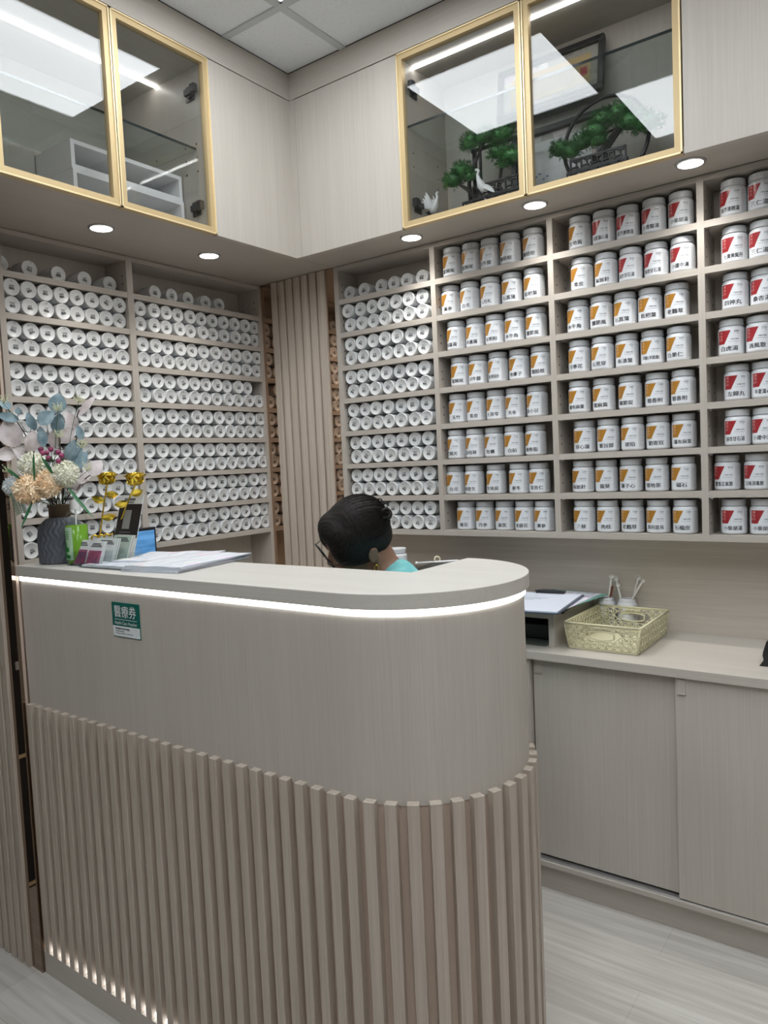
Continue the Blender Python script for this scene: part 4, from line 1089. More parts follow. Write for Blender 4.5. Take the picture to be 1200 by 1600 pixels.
# white jars holding spoons
def spoonjar(label, x, y, ribs):
    t = thing('spoon_jar', label, 'jar', (x, y, WT), 0, 'open white jars by the wall')
    kid('body', JBODY, t); t.scale = (.93, .93, 1.10)
    b = MB(); b.lathe([(.0268, .082), (.0268, .100), (.0255, .1015), (.0245, .100), (.0245, .080)], 40)
    for z in (.085, .090, .095): b.lathe([(.0268, z), (.0285, z + .0012), (.0268, z + .0024)], 40)
    kid('threaded_neck', b.data('threaded_neck', M['white']), t); return t
M['spoon'] = plain('ivory white plastic spoon', (.74, .73, .69), .35)
spoonjar('open white jar with a brown tag, left behind the basket', ony(946, 935, .7240).x, .7240, 1)
spoonjar('open white jar full of spoons, right behind the basket', ony(980, 938, .7240).x, .7240, 1)
def spoon(label, foot, head, tilt, rad=.0085):
    foot, head = Vector(foot), Vector(head); t = thing('measuring_spoon', label, 'spoon', foot, 0, 'white spoons standing in the jars')
    MB().tube([foot, foot.lerp(head, .5), head], [.0028, .0034, .0036], 8).build('handle', M['spoon'], t)
    d = (head - foot).normalized(); n = (VIEWW + d * tilt).normalized(); a = n.orthogonal().normalized(); c = n.cross(a)
    b = MB(); rows = []
    for (r, h) in ((.0, -.006), (rad * .7, -.0045), (rad, 0), (rad, .003), (rad * .86, .003), (rad * .8, -.001), (0, -.003)):
        rows.append([b.bm.verts.new(head + d * rad * .8 + n * h + (a * math.cos(2 * PI * k / 16) + c * math.sin(2 * PI * k / 16)) * max(r, .0002)) for k in range(16)])
    b._mark([b.bm.faces.new((p[k], p[(k + 1) % 16], q[(k + 1) % 16], q[k])) for p, q in zip(rows, rows[1:]) for k in range(16)], True)
    b.build('bowl', M['spoon'], t)
VIEWW = (CAM - Vector((.86, .68, .95))).normalized()
JA, JB_ = ony(946, 935, .7240).x, ony(980, 938, .7240).x
spoon('white spoon leaning left out of the left jar', (JA + .010, .720, .905), tuple(ony(955, 904, .720)), .2)
spoon('white spoon with round bowl in the middle, behind the others', (JB_ - .016, .728, .90), tuple(ony(963, 908, .735)), -.1, .011)
spoon('shorter white spoon between the two jars', (JB_ - .018, .715, .90), tuple(ony(966, 917, .710)), .3, .0075)
spoon('white spoon with round bowl at the right, upright', (JB_ + .012, .730, .90), tuple(ony(996, 906, .735)), -.1, .010)
spoon('slim white spoon leaning farthest right', (JB_ + .004, .714, .90), tuple(ony(1003, 910, .712)), .3, .0075)
p0, p1 = ony(953, 932, .722), ony(957, 916, .722)
tag(MB().tube([(JA + .004, .722, .905), p0], .0035, 8).obox((p0 + p1) / 2, Vector((1, 0, 0)), (p1 - p0).normalized(), Vector((1, 0, 0)).cross((p1 - p0).normalized()), .005, (p1 - p0).length / 2, .002).build('wooden_tag', plain('reddish brown wood', (.16, .05, .03), .5), None), 'reddish brown wooden tag standing in the left open jar', 'tag')
# perforated basket
M['cream_plastic'] = plain('cream plastic', (.66, .62, .42), .35)
bk = thing('storage_basket', 'cream plastic basket with pierced triangle pattern on the worktop', 'basket', (.885, .525, WT))
bx0, bx1, by0, by1, bh = .757, 1.005, .372, .690, .087
ix, iy = .012, .008     # taper at the foot
def corner(k, q):
    X = ((bx0, by0), (bx1, by0), (bx1, by1), (bx0, by1))[k]; s = (1 - q)
    cxm, cym = (bx0 + bx1) / 2, (by0 + by1) / 2
    return Vector((X[0] + (ix if X[0] < cxm else -ix) * s, X[1] + (iy if X[1] < cym else -iy) * s, WT + .002 + (bh - .002) * q))
b = MB()
for k in range(4):
    def pt(u, v, k=k):
        a, c2 = corner(k, 0).lerp(corner(k, 1), v), corner((k + 1) % 4, 0).lerp(corner((k + 1) % 4, 1), v); return a.lerp(c2, u)
    L = (corner(k, 1) - corner((k + 1) % 4, 1)).length; n = round(L / .0265); m = 3
    v0, v1 = .07, .93; r = .0021; slot = k in (0, 2)
    def seg(u0, w0, u1, w1):
        if slot:
            for q in (0, .25, .5, .75, 1):
                uu, vv = u0 + (u1 - u0) * q, w0 + (w1 - w0) * q
                if abs(uu - .5) < .17 and .42 < vv < .78: return
        b.tube([pt(u0, w0), pt(u1, w1)], r, 4)
    # lattice of upright, lying and slanting bars: six-pointed triangle pattern
    for j in range(m):
        w0, w1 = v0 + (v1 - v0) * j / m, v0 + (v1 - v0) * (j + 1) / m; wm = (w0 + w1) / 2
        for i in range(n):
            u0, u1 = i / n, (i + 1) / n; um = (u0 + u1) / 2
            seg(u0, w0, um, wm); seg(um, wm, u1, w1); seg(u0, w1, um, wm); seg(um, wm, u1, w0); seg(u0, w0, u1, w0); seg(u0, wm, u1, wm); seg(u0, w0, u0, w1)
    seg(0, v1, 1, v1) if not slot else None
    if slot:
        import itertools
        loop = [pt(.5 + .17 * math.copysign(min(1, abs(1.25 * math.cos(a))), math.cos(a)), .60 + .17 * math.sin(a)) for a in [2 * PI * q / 32 for q in range(33)]]
        b.tube(loop, .003, 6, False)
        for q in range(9): b.tube([pt(.40 + .025 * q, .80), pt(.40 + .025 * q, .93)], .0034, 4)
    # solid foot band
    nrm = (pt(1, 0) - pt(0, 0)).cross(pt(0, 1) - pt(0, 0)).normalized() * .0012
    for (w0, w1) in ((0, .07), (.93, 1.0)):
        q = [pt(0, w0), pt(1, w0), pt(1, w1), pt(0, w1)]; f = [p - nrm for p in q]; g = [p + nrm for p in q]
        b.face(f); b.face(g[::-1])
        for a in range(4): b.face([f[a], f[(a + 1) % 4], g[(a + 1) % 4], g[a]])
b.build('walls', M['cream_plastic'], bk)
b = MB()
for k in range(4): b.tube([corner(k, 1), corner((k + 1) % 4, 1)], .0034, 8); b.tube([corner(k, 0), corner(k, 1)], .0026, 6)
b.build('rim', M['cream_plastic'], bk)
c0 = [corner(k, 0) for k in range(4)]; b = MB().prism([(p.x, p.y) for p in c0], WT + .0008, WT + .0026); b.build('floor_plate', M['cream_plastic'], bk)
# black object at the right frame edge
t = thing('card_terminal', 'black desk device with angular foot at the right end of the worktop', 'device', (1.40, .46, WT))
pr = [ony(u, v, .42) for u, v in ((1186, 1042), (1193, 1032), (1191, 1024), (1198, 1002))]
prof = [(pr[0].x, WT), (pr[1].x, pr[1].z), (pr[2].x, pr[2].z), (pr[3].x, pr[3].z), (pr[3].x + .055, pr[3].z + .012), (pr[3].x + .075, WT)]
b = MB(); fr = [b.bm.verts.new((x, .42, z)) for x, z in prof]; bk_ = [b.bm.verts.new((x, .52, z)) for x, z in prof]
b._mark([b.bm.faces.new(fr), b.bm.faces.new(bk_[::-1])] + [b.bm.faces.new((fr[k], bk_[k], bk_[(k + 1) % 6], fr[(k + 1) % 6])) for k in range(6)]); b.build('body', M['black'], t, .0015)
q0, q1 = Vector((pr[2].x, .425, pr[2].z)), Vector((pr[3].x, .425, pr[3].z)); ax = (q1 - q0).normalized()
MB().obox((q0 + q1) / 2 + Vector((-.0008, .045, 0)), ax, Vector((0, 1, 0)), ax.cross(Vector((0, 1, 0))), (q1 - q0).length / 2 - .004, .042, .0008).build('display', M['glassedge'], t)
# boxes and small things behind the counter
t = thing('plastic_container', 'clear grey plastic storage box behind the person, on the worktop', 'storage box', (.23, .46, WT))
MB().box(.03, .43, .34, .60, WT, 1.018).build('body', M['clearplastic'], t, .006)
MB().box(.025, .435, .335, .605, 1.018, 1.030).build('lid', M['clearplastic'], t, .004)
b = MB().prism([(.05, .36), (.41, .36), (.41, .58), (.05, .58)], WT + .004, WT + .11); b.build('contents', M['cardwhite'], t)
tj = thing('medicine_jar', 'white capped jar with red stripe behind the person', 'jar', (.085, .385, 1.0302))
kid('body', JBODY, tj, (0, 0, 0)); kid('lid', JLID, tj)
b = MB(); b.lathe([(JR + .0003, .030), (JR + .0003, .052)], 40); kid('red_stripe', b.data('red_stripe', M['red']), tj)
tj.scale = (.98, .98, .88)
c = ony(683, 874, .40)
tp = thing('tape_roll', 'small cream tape roll on the clear storage box', 'tape', c)
b = MB(); pts = [c + RT * (.010 * math.cos(a)) + UP * (.010 * math.sin(a)) for a in [2 * PI * k / 24 for k in range(25)]]; b.tube(pts, .0034, 8, False); b.build('roll', plain('cream tape', (.62, .56, .40), .4), tp)
a0, a1 = ony(651, 880, .39), ony(716, 876, .40)
t = thing('plastic_tube', 'white plastic tube lying on the clear storage box', 'tube', a0); MB().tube([a0, a1], .004, 10).build('tube', M['white'], t); MB().ell(a0, (.007, .005, .006), 12, 8).build('end_cap', M['white'], t)
t = thing('plastic_bag', 'crumpled clear plastic bag beside the white tube', 'bag', (.2, .42, 1.03))
b = MB(); n = 16
vs = [[b.bm.verts.new((.12 + .28 * i / n, .37 + .2 * j / n, 1.0308 + .055 * math.sin(PI * i / n) ** .6 * math.sin(PI * j / n) ** .6 * (.55 + .45 * i / n) + random.uniform(0, .006) * (0 < i < n and 0 < j < n))) for j in range(n + 1)] for i in range(n + 1)]
b._mark([b.bm.faces.new((vs[i][j], vs[i + 1][j], vs[i + 1][j + 1], vs[i][j + 1])) for i in range(n) for j in range(n)], True); b.build('bag', M['clearplastic'], t)

# ================================================================ inside the glass cabinets
frame(JOIN)
# white storage boxes, left cabinet
def tray_box(label, z0, z1, dx=0):
    t = thing('storage_box', label, 'storage box', (-.2, -.55, z0), 0, 'white open storage boxes')
    x0, x1, y0, y1 = -.300, -.118 + dx, -.742, -.374; w = .011; b = MB()
    b.box(x0, x1, y0, y1, z0, z0 + w).box(x0, x1, y0, y1, z1 - w, z1).box(x0, x1, y0, y0 + w, z0 + w, z1 - w).box(x0, x1, y1 - w, y1, z0 + w, z1 - w).box(x0, x0 + .004, y0, y1, z0, z1)
    b.build('shell', M['white'], t); MB().box(x0 + .004, x0 + .012, y0 + w, y1 - w, z0 + w, z1 - w).build('backing', M['paper'], t)
tray_box('lower white open storage box in the left glass cabinet', ZS + .019, 2.279)
tray_box('upper white open storage box in the left glass cabinet', 2.280, 2.356, -.004)
# crane figurine
FZ = ZS + .0182
def crane(name, label, base, s, parent=None, flip=1):
    t = thing(name, label, 'figurine', base) if not parent else parent
    X = Vector((1, 0, 0)); Z = Vector((0, 0, 1)); Y = Vector((0, 1, 0)); B = Vector(base)
    def q(a, b_, c=0): return B + X * (a * s * flip) + Z * (b_ * s) + Y * (c * s)
    b = MB(); b.tube([q(-.10, .36), q(-.02, .42), q(.05, .52), q(.10, .64), q(.12, .74), q(.09, .80), q(.13, .83)], [.03 * s, .085 * s, .085 * s, .045 * s, .03 * s, .028 * s, .034 * s], 12); b.tube([q(.13, .83), q(.16, .83)], .03 * s, 10)
    b.build('crane_body' if parent else 'body', M['white'], t)
    b = MB(); b.tube([q(.14, .84), q(.19, .95)], [.016 * s, .002 * s], 6).tube([q(.12, .76), q(.135, .70)], [.02 * s, .008 * s], 6); b.build('beak', M['black'], t)
    for sd in (-1, 1):
        b = MB()
        for k in range(5):
            a = q(.0 - .02 * k, .46, .06 * sd); e = q(-.12 - .05 * k, .86 - .07 * k, .18 * sd) if not parent else q(-.20 - .02 * k, .40 - .03 * k, .07 * sd); leaf(b, (a + e) / 2, (e - a).length, .10 * s, (e - a), Y * sd + X * .3, .1, 6)
        b.build('wing', M['white'], t)
    b = MB()
    for k in range(4): a = q(-.06, .38); e = q(-.18 - .03 * k, .26 + .05 * k); leaf(b, (a + e) / 2, (e - a).length, .05 * s, (e - a), Y, .1, 5)
    b.build('tail', M['black'], t)
    b = MB(); b.tube([q(.01, .36, .02), q(.02, .2, .02), q(.01, .06, .02)], .010 * s, 6).tube([q(.0, .36, -.02), q(-.04, .2, -.02), q(.02, .06, -.02)], .010 * s, 6); b.lathe([(0, 0), (.10 * s, 0), (.09 * s, .05 * s), (.03 * s, .08 * s), (0, .08 * s)], 16, B); b.build('legs', M['steel'], t)
    return t
crane('crane_figurine', 'white crane figurine with raised wings at the left of the glass cabinet', (.486, .10, FZ), .118, None, 1)
# potted pines
def needles(b, c, rad, n, seed):
    rnd = random.Random(seed)
    for k in range(n):
        ph = math.acos(rnd.uniform(-.75, 1)); th = rnd.uniform(0, 2 * PI); d = Vector((math.sin(ph) * math.cos(th), math.sin(ph) * math.sin(th), math.cos(ph)))
        p = Vector(c) + Vector((d.x * rad[0], d.y * rad[1], d.z * rad[2])) * rnd.uniform(.75, 1)
        for j in range(5):
            e = (d + Vector((rnd.uniform(-.8, .8), rnd.uniform(-.8, .8), rnd.uniform(-.5, .9)))).normalized(); s = e.orthogonal().normalized() * .0007; L = rnd.uniform(.010, .016); m_ = e.cross(s)
            b.face([p - s, p + s, p + e * L]); b.face([p - m_, p + m_, p + e * L])
M['needle'] = leafmat('pine needles', (.018, .10, .020), (.06, .27, .055), .45)
M['trunk'] = plain('dark twisted trunk', (.02, .014, .011), .7)
def potted_pine(label, base, trunk, pads, fence, extra):
    t = thing('potted_pine', label, 'ornament', base, 0, 'artificial potted pines')
    b = MB()
    for pts, rr in trunk: b.tube(pts, rr, 8)
    b.build('trunk', M['trunk'], t)
    for k, (c, rad, n) in enumerate(pads):
        b = MB(); b.ell(c, (rad[0] * .8, rad[1] * .8, rad[2] * .75), 14, 9); needles(b, c, rad, n, k * 7 + len(pads)); b.build('foliage', M['needle'], t)
    fence(t); extra(t); return t
def lattice(t, x0, x1, y, z0, z1, cols, rows, name='lattice_fence'):
    b = MB(); g = .0032
    b.box(x0, x1, y, y + .008, z0, z0 + .006).box(x0, x1, y, y + .008, z1 - .005, z1); rnd = random.Random(cols)
    for i in range(cols + 1): x = x0 + (x1 - x0) * i / cols; b.box(x - g / 2, x + g / 2, y, y + .008, z0, z1)
    for i in range(cols):
        a, c = x0 + (x1 - x0) * i / cols, x0 + (x1 - x0) * (i + 1) / cols; w_ = c - a; h_ = z1 - z0
        q0, q1 = z0 + h_ * .30, z0 + h_ * .72
        b.box(a, c - w_ * .3, y, y + .008, q0, q0 + g).box(a + w_ * .3, c, y, y + .008, q1, q1 + g).box(a + w_ * .48, a + w_ * .48 + g, y, y + .008, q0, q1).box(a + w_ * .3, a + w_ * .3 + g, y, y + .008, q1, z1).box(c - w_ * .3 - g, c - w_ * .3, y, y + .008, z0, q0)
    b.build(name, M['darkwood'], t)
def p1f(t):
    lattice(t, .585, .80, .105, FZ + .008, FZ + .050, 6, 2); lattice(t, .62, .80, .106, FZ + .048, FZ + .088, 5, 2); MB().box(.575, .81, .095, .175, FZ, FZ + .009).build('base', M['darkwood'], t, .002)
    MB().box(.600, .612, .150, .158, FZ + .008, FZ + .215).box(.622, .628, .150, .158, FZ + .008, FZ + .215).box(.596, .80, .150, .158, FZ + .205, FZ + .215).box(.79, .80, .150, .158, FZ + .008, FZ + .21).build('frame', M['darkwood'], t)
def C1(u, v, y=.12): return ony(u, v, y)
potted_pine('potted pine ornament with square black frame and white crane, left glass door', (.69, .135, FZ),
    [([(.655, .13, FZ + .009), (.63, .128, FZ + .05), (.595, .12, FZ + .09), C1(712, 285)], [.010, .008, .006, .003]), ([(.60, .13, FZ + .06), (.597, .13, FZ + .11), (.61, .13, FZ + .15), C1(760, 215)], [.007, .006, .005, .003]), ([(.68, .13, FZ + .01), (.70, .13, FZ + .09), C1(785, 245)], [.008, .006, .003])],
    [(C1(708, 282), (.036, .030, .026), 120), (C1(722, 266), (.034, .028, .024), 110), (C1(737, 276), (.026, .024, .014), 70), (C1(736, 222), (.036, .028, .026), 120), (C1(760, 213), (.045, .030, .024), 150), (C1(785, 210), (.042, .030, .026), 140), (C1(781, 238), (.040, .030, .024), 130), (C1(800, 244), (.040, .030, .024), 130), (C1(788, 255), (.024, .02, .016), 60)],
    p1f, lambda t: crane('', '', (.655, .11, FZ + .009), .15, t, -1))
def p2f(t):
    lattice(t, .925, 1.09, .085, FZ + .008, FZ + .042, 6, 2); lattice(t, .935, 1.085, .086, FZ + .040, FZ + .074, 5, 2); MB().prism([(.945, .075), (1.075, .075), (1.10, .11), (1.075, .15), (.945, .15), (.92, .11)], FZ, FZ + .009).build('base', M['darkwood'], t, .002)
def ring2(t):
    c = Vector((1.008, .16, FZ + .125)); b = MB(); b.tube([c + Vector((.118 * math.cos(a), 0, .118 * math.sin(a))) for a in [2 * PI * k / 48 for k in range(49)]], .0055, 8, False); b.build('moon_ring', M['darkwood'], t)
potted_pine('potted pine ornament with round black ring, right glass door', (1.01, .12, FZ),
    [([(1.01, .115, FZ + .009), (.99, .11, FZ + .06), C1(965, 200, .11), C1(930, 215, .11), C1(890, 232, .11)], [.012, .009, .007, .005, .003]), ([(1.02, .115, FZ + .01), (1.03, .115, FZ + .09), C1(985, 180, .115)], [.009, .007, .004])],
    [(C1(874, 234, .11), (.030, .026, .024), 100), (C1(893, 236, .105), (.030, .026, .024), 100), (C1(910, 222, .11), (.036, .028, .026), 120), (C1(930, 205, .11), (.036, .028, .026), 120), (C1(945, 186, .115), (.044, .030, .028), 150), (C1(968, 177, .115), (.048, .032, .030), 160), (C1(990, 188, .115), (.050, .032, .030), 160), (C1(1012, 192, .115), (.044, .030, .026), 130), (C1(935, 220, .1), (.026, .02, .016), 60)],
    p2f, ring2)
# framed pictures leaning in the right cabinet
M['mat'] = printed('patterned picture mat', (.36, .34, .30), (.20, .19, .17), 60, 60, .5)
M['goldpaper'] = plain('golden paper', (.50, .36, .17), .6)
M['whitepaper'] = plain('white painting paper', (.68, .69, .69), .6)
M['seal'] = plain('red seal print', (.40, .02, .03), .5)
def picture(name, label, x0, x1, z0, z1, y0, lean, fw, art):
    t = thing(name, label, 'picture', ((x0 + x1) / 2, y0, z0)); H = z1 - z0
    upv = Vector((0, lean, 1)).normalized(); nn_ = Vector((1, 0, 0)).cross(upv).normalized(); O_ = Vector((x0, y0, z0))
    def bar(b, u0, u1, v0, v1, d0, d1): b.obox(O_ + Vector((1, 0, 0)) * ((u0 + u1) / 2) + upv * ((v0 + v1) / 2) + nn_ * ((d0 + d1) / 2), Vector((1, 0, 0)), upv, nn_, (u1 - u0) / 2, (v1 - v0) / 2, (d1 - d0) / 2)
    W = x1 - x0; b = MB(); bar(b, 0, W, 0, fw, -.006, .012); bar(b, 0, W, H - fw, H, -.006, .012); bar(b, 0, fw, fw, H - fw, -.006, .012); bar(b, W - fw, W, fw, H - fw, -.006, .012)
    b.build('frame', M['darkwood'], t, .002)
    b = MB(); bar(b, fw, W - fw, fw, H - fw, -.005, .0); b.build('mat_board', M['mat'], t)
    art(t, bar, W, H)
def art1(t, bar, W, H):
    b = MB(); b.mat(0); bar(b, .040, W - .040, .036, H - .036, 0, .001); b.mat(1)
    for i in range(22):
        for j in range(9):
            if (i * 7 + j * 3) % 11: bar(b, .055 + i * .0085, .059 + i * .0085, .052 + j * .0065, .0555 + j * .0065, .001, .0013)
    b.mat(2); bar(b, W - .070, W - .050, .060, .085, .001, .0014)
    b.build('calligraphy', [M['goldpaper'], M['inkgrey'], M['seal']], t)
picture('framed_calligraphy', 'black framed golden calligraphy sheet standing on the right glass shelf', .663, .992, 2.4690, 2.628, .205, .16, .016, art1)
def art2(t, bar, W, H):
    b = MB(); b.mat(0); bar(b, .035, W - .035, .018, H - .040, 0, .001); b.mat(1)
    for k in range(3): bar(b, .06 + k * .045, .085 + k * .045, .05, .054, .001, .0013); bar(b, .07 + k * .045, .074 + k * .045, .035, .066, .001, .0013)
    b.mat(2)
    for k in range(6): bar(b, .05 + .012 * k, .058 + .012 * k, .09 + .006 * ((k * 5) % 4), .094 + .006 * ((k * 5) % 4), .001, .0013)
    b.build('ink_painting', [M['whitepaper'], M['inkgrey'], plain('blue ink', (.10, .18, .36), .5)], t)
picture('framed_painting', 'black framed white ink painting behind the pines, right glass cabinet', .70, .985, FZ + .001, 2.430, .200, .14, .018, art2)
frame(SITE)

# invented dark cabinet, added out of view to darken the mirror strip's reflection
t = thing('added_black_cabinet', 'invented black cabinet with gold rails, added to darken the mirror strip reflection', 'cabinet', (-1.05, -1.45, 0))
MB().box(-1.25, -.86, -2.0, -.93, .0, 1.5).build('body', M['black'], t, .003)
b = MB()
for z in (.010, .475): b.box(-.8602, -.855, -2.0, -.93, z, z + .012)
b.build('gold_rails', M['goldedge'], t)
rnd = random.Random(5); b = MB()
for k in range(60): y, z = rnd.uniform(-1.8, -.97), rnd.uniform(.76, .98); b.box(-.8602, -.857, y, y + rnd.uniform(.006, .02), z, z + rnd.uniform(.006, .03))
b.build('pale_ornament', M['whitepaper'], t)  # pale flecks made up for the mirror's reflection
# ================================================================ the person behind the counter
M['skin'] = plain('skin', (.27, .145, .095), .5)
M['teal'] = leafmat('teal blouse cloth', (.12, .40, .42), (.20, .52, .52), .7)
M['trouser'] = plain('dark trousers', (.03, .03, .035), .8)
def hair_mat():
    m, nt, b = _new('dark hair'); N = nt.nodes; L = nt.links
    c = N.new('ShaderNodeTexCoord'); mp = N.new('ShaderNodeMapping'); mp.inputs['Rotation'].default_value = (0, .75, 0); mp.inputs['Scale'].default_value = (14, 260, 90); L.new(c.outputs['Object'], mp.inputs[0])
    n = N.new('ShaderNodeTexNoise'); n.inputs['Scale'].default_value = 1; n.inputs['Detail'].default_value = 3; L.new(mp.outputs[0], n.inputs['Vector'])
    r = N.new('ShaderNodeValToRGB'); r.color_ramp.elements[0].position = .35; r.color_ramp.elements[1].position = .75; r.color_ramp.elements[0].color = (.004, .0035, .0035, 1); r.color_ramp.elements[1].color = (.022, .016, .014, 1)
    L.new(n.outputs['Fac'], r.inputs[0]); L.new(r.outputs[0], b.inputs['Base Color']); b.inputs['Roughness'].default_value = .6; b.inputs['Specular IOR Level'].default_value = .22
    bp = N.new('ShaderNodeBump'); bp.inputs['Strength'].default_value = .5; bp.inputs['Distance'].default_value = .004; L.new(n.outputs['Fac'], bp.inputs['Height']); L.new(bp.outputs[0], b.inputs['Normal'])
    return m
M['hair'] = hair_mat()
def capsule(b, pts, rs, seg=14):
    b.tube(pts, rs, seg)
    for p, r in ((pts[0], rs[0]), (pts[-1], rs[-1])): b.ell(p, (r, r, r), seg, 8)
def fuse(b, name, mat, parent, voxel, smooth=4):
    """join overlapping volumes into one continuous skin"""
    me = b.data(name, mat); o = bpy.data.objects.new(name, me); COL.objects.link(o)
    r = o.modifiers.new('remesh', 'REMESH'); r.mode = 'VOXEL'; r.voxel_size = voxel; r.use_smooth_shade = True
    s = o.modifiers.new('smooth', 'SMOOTH'); s.iterations = smooth; s.factor = .5
    adopt(o, parent); return o
HC = ony(555, 836, -.20)                     # middle of the skull
TW = -FW                                     # the head is bowed: crown up and outward, face down to the left
def ax3(r, u, t): return (RT * r + UP * u + TW * t).normalized()
ear = ax3(.48, -.50, .72); fwd = ax3(-.84, -.50, .21); fwd = (fwd - ear * fwd.dot(ear)).normalized()
upp = fwd.cross(ear).normalized()
if upp.z < 0: upp = -upp
lef = upp.cross(fwd).normalized()
HM = Matrix((fwd, lef, upp)).transposed()
def H(x, y, z): return HC + HM @ Vector((x, y, z))
NECK = HC + RT * .112 + UP * -.138 + TW * -.05
person = thing('person', 'person with dark tied hair in a teal top, bowed behind the counter', 'person', (.58, -.2, 0))
b = MB()
b.ell(H(-.005, 0, .02), (.097, .076, .098), 24, 16, HM)             # cranium
b.ell(H(.035, 0, -.050), (.062, .060, .078), 20, 14, HM)            # face
b.ell(H(.050, 0, -.105), (.034, .036, .030), 16, 10, HM)            # chin
b.ell(H(.098, 0, -.045), (.016, .013, .012), 12, 8, HM); b.tube([H(.088, 0, -.010), H(.104, 0, -.045)], [.008, .011], 8)   # nose
for s in (-1, 1):
    b.ell(H(.072, .034 * s, -.052), (.022, .022, .018), 12, 8, HM)  # cheeks
    b.ell(H(.084, .030 * s, -.012), (.010, .014, .008), 12, 8, HM)  # closed lids, looking down
    b.ell(H(.082, .032 * s, .006), (.012, .020, .006), 12, 8, HM)   # brow
    b.ell(H(-.012, .077 * s, -.036), (.018, .007, .031), 14, 10, HM)  # ears
    b.tube([H(-.012 + .017 * math.cos(a), .083 * s, -.034 + .028 * math.sin(a)) for a in [-1.2 + k * .42 for k in range(10)]], .0042, 6)
b.ell(H(.094, 0, -.074), (.007, .022, .005), 12, 8, HM); b.ell(H(.092, 0, -.083), (.008, .019, .005), 12, 8, HM)   # lips
capsule(b, [H(-.03, 0, -.05), NECK.lerp(H(-.03, 0, -.05), .4), NECK + Vector((.02, 0, -.02))], [.054, .050, .060])
def torso(b, k):
    capsule(b, [Vector((.60, -.2, .60)), Vector((.60, -.2, .75)), Vector((.58, -.2, .90)), Vector((.55, -.2, 1.02))], [.135 * k, .125 * k, .13 * k, .11 * k], 20)
    for s in (-1, 1):
        b.ell((.575, -.2 + .06 * s, .80), (.10 * k, .095 * k, .16 * k), 16, 10); b.ell((.565, -.2 + .075 * s, .96), (.10 * k, .095 * k, .10 * k), 16, 10)
        capsule(b, [Vector((NECK.x + .03, -.2 + .06 * s, 1.085)), Vector((.55, -.2 + .165 * s, 1.030))], [.045 * k, .056 * k])
def arm(b, s, k, upto=3):
    pts = [Vector((.55, -.2 + .17 * s, 1.03)), Vector((.46, -.2 + .215 * s, .80)), Vector((.30, -.2 + .16 * s, .785)), Vector((.20, -.2 + .12 * s, .775))]
    rs = [.050 * k, .040 * k, .033 * k, .024 * k]; capsule(b, pts[:upto + 1], rs[:upto + 1])
def legs(b, k):
    for s in (-1, 1):
        capsule(b, [Vector((.60, -.2 + .085 * s, .57)), Vector((.40, -.2 + .10 * s, .575)), Vector((.19, -.2 + .105 * s, .56))], [.088 * k, .078 * k, .060 * k])
        capsule(b, [Vector((.19, -.2 + .105 * s, .55)), Vector((.215, -.2 + .105 * s, .33)), Vector((.225, -.2 + .10 * s, .10))], [.058 * k, .052 * k, .036 * k])
        capsule(b, [Vector((.235, -.2 + .10 * s, .05)), Vector((.14, -.2 + .105 * s, .035)), Vector((.06, -.2 + .11 * s, .027))], [.038 * k, .032 * k, .024 * k])
torso(b, .96)
for s in (-1, 1):
    arm(b, s, .94)
    # hands: palm and five bent fingers
    wr = Vector((.20, -.2 + .12 * s, .775)); dirv = Vector((-.95, -.25 * s, -.08)).normalized(); sd = Vector((-.25 * s, .95, 0)).normalized() * s; dn = Vector((0, 0, -1))
    for k in range(4): capsule(b, [wr + dirv * .01 + sd * (-.018 + .012 * k), wr + dirv * .075 + sd * (-.027 + .018 * k)], [.014, .0115], 8)
    for k, L in enumerate((.070, .078, .073, .056)):
        a = wr + dirv * .075 + sd * (-.027 + .018 * k); b1 = a + dirv * (L * .45) + dn * .002; b2 = b1 + dirv * (L * .3) + dn * .010; b3 = b2 + dirv * (L * .2) + dn * .012
        capsule(b, [a, b1, b2, b3], [.0095, .0085, .0078, .0065], 8)
    a = wr + dirv * .025 - sd * .022; capsule(b, [a, a + dirv * .030 - sd * .022 + dn * .004, a + dirv * .058 - sd * .030 + dn * .008], [.013, .0105, .008], 8)
legs(b, .95)
fuse(b, 'body', M['skin'], person, .005, 5)
b = MB(); torso(b, 1.05)
capsule(b, [Vector((.545, -.2, 1.045)), NECK + Vector((.022, 0, .005))], [.09, .062])
for s in (-1, 1): arm(b, s, 1.32, 2)
fuse(b, 'blouse', M['teal'], person, .009, 4)
b = MB(); legs(b, 1.12); capsule(b, [Vector((.60, -.26, .57)), Vector((.60, -.14, .57))], [.13, .13]); fuse(b, 'trousers', M['trouser'], person, .011, 4)
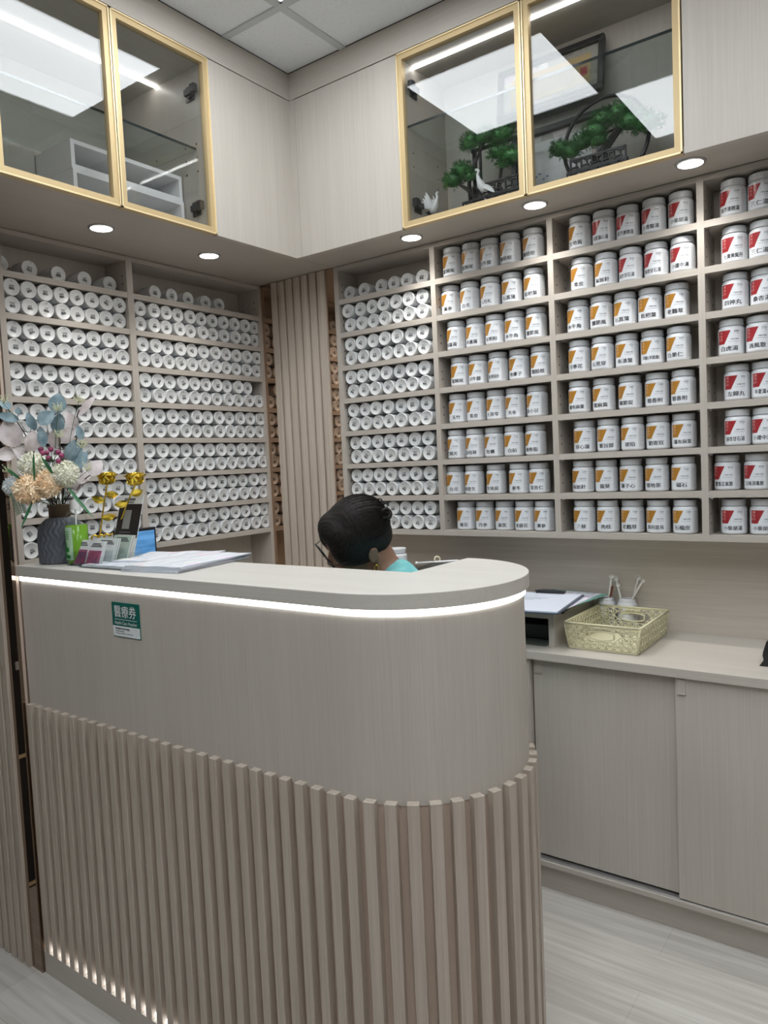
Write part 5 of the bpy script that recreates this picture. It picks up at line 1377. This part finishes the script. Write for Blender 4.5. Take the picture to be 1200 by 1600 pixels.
# hair: cap, rolled nape, curls and a loop of tied hair at the crown
b = MB()
b.ell(H(-.014, 0, .026), (.103, .086, .099), 28, 18, HM); b.ell(H(-.05, 0, -.020), (.062, .076, .066), 20, 14, HM)
for s in (-1, 1):
    b.ell(H(.022, .040 * s, .012), (.076, .046, .082), 20, 14, HM)
    b.ell(H(.010, .052 * s, -.018), (.050, .033, .050), 16, 10, HM)
b.ell(H(.048, 0, .060), (.052, .066, .048), 18, 12, HM)
fuse(b, 'hair', M['hair'], person, .006, 26)
b = MB(); rnd = random.Random(3)
HB = Vector((-.75, 0, -.30)).normalized()
for k in range(420):        # strands combed back over the cap
    a = Vector((rnd.uniform(.2, 1), rnd.uniform(-1, 1), rnd.uniform(.1, 1))).normalized(); ang = math.acos(max(-1, min(1, a.dot(HB)))); pts = []; lift = rnd.uniform(.0, .0018)
    for j in range(9):
        q = j / 8 * .85; d = (a * math.sin((1 - q) * ang) + HB * math.sin(q * ang)) / max(.05, math.sin(ang)); d.normalize()
        pts.append(H(-.016 + (.1000 + lift) * d.x, (.0835 + lift) * d.y, .026 + (.0965 + lift) * d.z))
    b.tube(pts, .0007, 3, False)
b.build('strands', M['hair'], person)
TB_ = ony(603, 803, -.19)
b = MB()
b.tube([TB_ + RT * (.0135 * math.cos(a)) + UP * (.0135 * math.sin(a)) + FW * (.004 * math.sin(2 * a)) for a in [2 * PI * k / 24 for k in range(25)]], .0052, 8, False)
for (u, v) in ((597, 788), (603, 790), (593, 783), (598, 795), (607, 810)): 
    c = ony(u, v, -.185); b.tube([c + RT * (.007 * math.cos(a)) + UP * (.007 * math.sin(a)) + FW * (.0015 * a) for a in [k * .7 for k in range(9)]], .0022, 6)
b.build('hair_loop', M['hair'], person)
# glasses and earring
b = MB()
for s in (-1, 1):
    c = H(.108, .034 * s, -.014); ax, ay = HM @ Vector((0, 1, 0)), HM @ Vector((.25, 0, 1)).normalized()
    b.tube([c + ax * (.026 * math.copysign(abs(math.cos(a)) ** .6, math.cos(a))) + ay * (.018 * math.copysign(abs(math.sin(a)) ** .6, math.sin(a))) for a in [2 * PI * k / 28 for k in range(29)]], .0022, 6, False)
    b.tube([H(.108, .060 * s, -.006), H(.07, .072 * s, -.008), H(-.01, .078 * s, -.012), H(-.022, .082 * s, -.03)], .0012, 6)
b.tube([H(.110, .009, -.010), H(.112, 0, -.007), H(.110, -.009, -.010)], .002, 6)
b.build('glasses', M['black'], person)
b = MB(); EL = H(-.008, -.086, -.072)
SGN = -1 if (H(0, -.08, 0) - CAM).length < (H(0, .08, 0) - CAM).length else 1
EL = H(-.006, .084 * SGN, -.070)
b.tube([EL + RT * (.006 * math.cos(a)) + UP * (.009 * math.sin(a) - .008) for a in [2 * PI * k / 20 for k in range(21)]], .0013, 6, False); b.ell(EL, (.003,) * 3, 8, 6)
b.build('earring', M['goldrose'], person)
# stool
t = thing('stool', 'grey upholstered stool the person sits on', 'stool', (.60, -.2, 0))
MB().lathe([(0, .405), (.17, .405), (.19, .415), (.19, .450), (.17, .465), (0, .468)], 28, (.60, -.2, 0)).build('seat', plain('grey upholstery', (.12, .12, .13), .8), t)
b = MB().tube([(.60, -.2, .05), (.60, -.2, .41)], .022, 12); [b.tube([(.60, -.2, .055), (.60 + .20 * math.cos(a), -.2 + .20 * math.sin(a), .03)], [.018, .012], 8) for a in [2 * PI * k / 5 + .3 for k in range(5)]]; b.build('base', M['steel'], t)
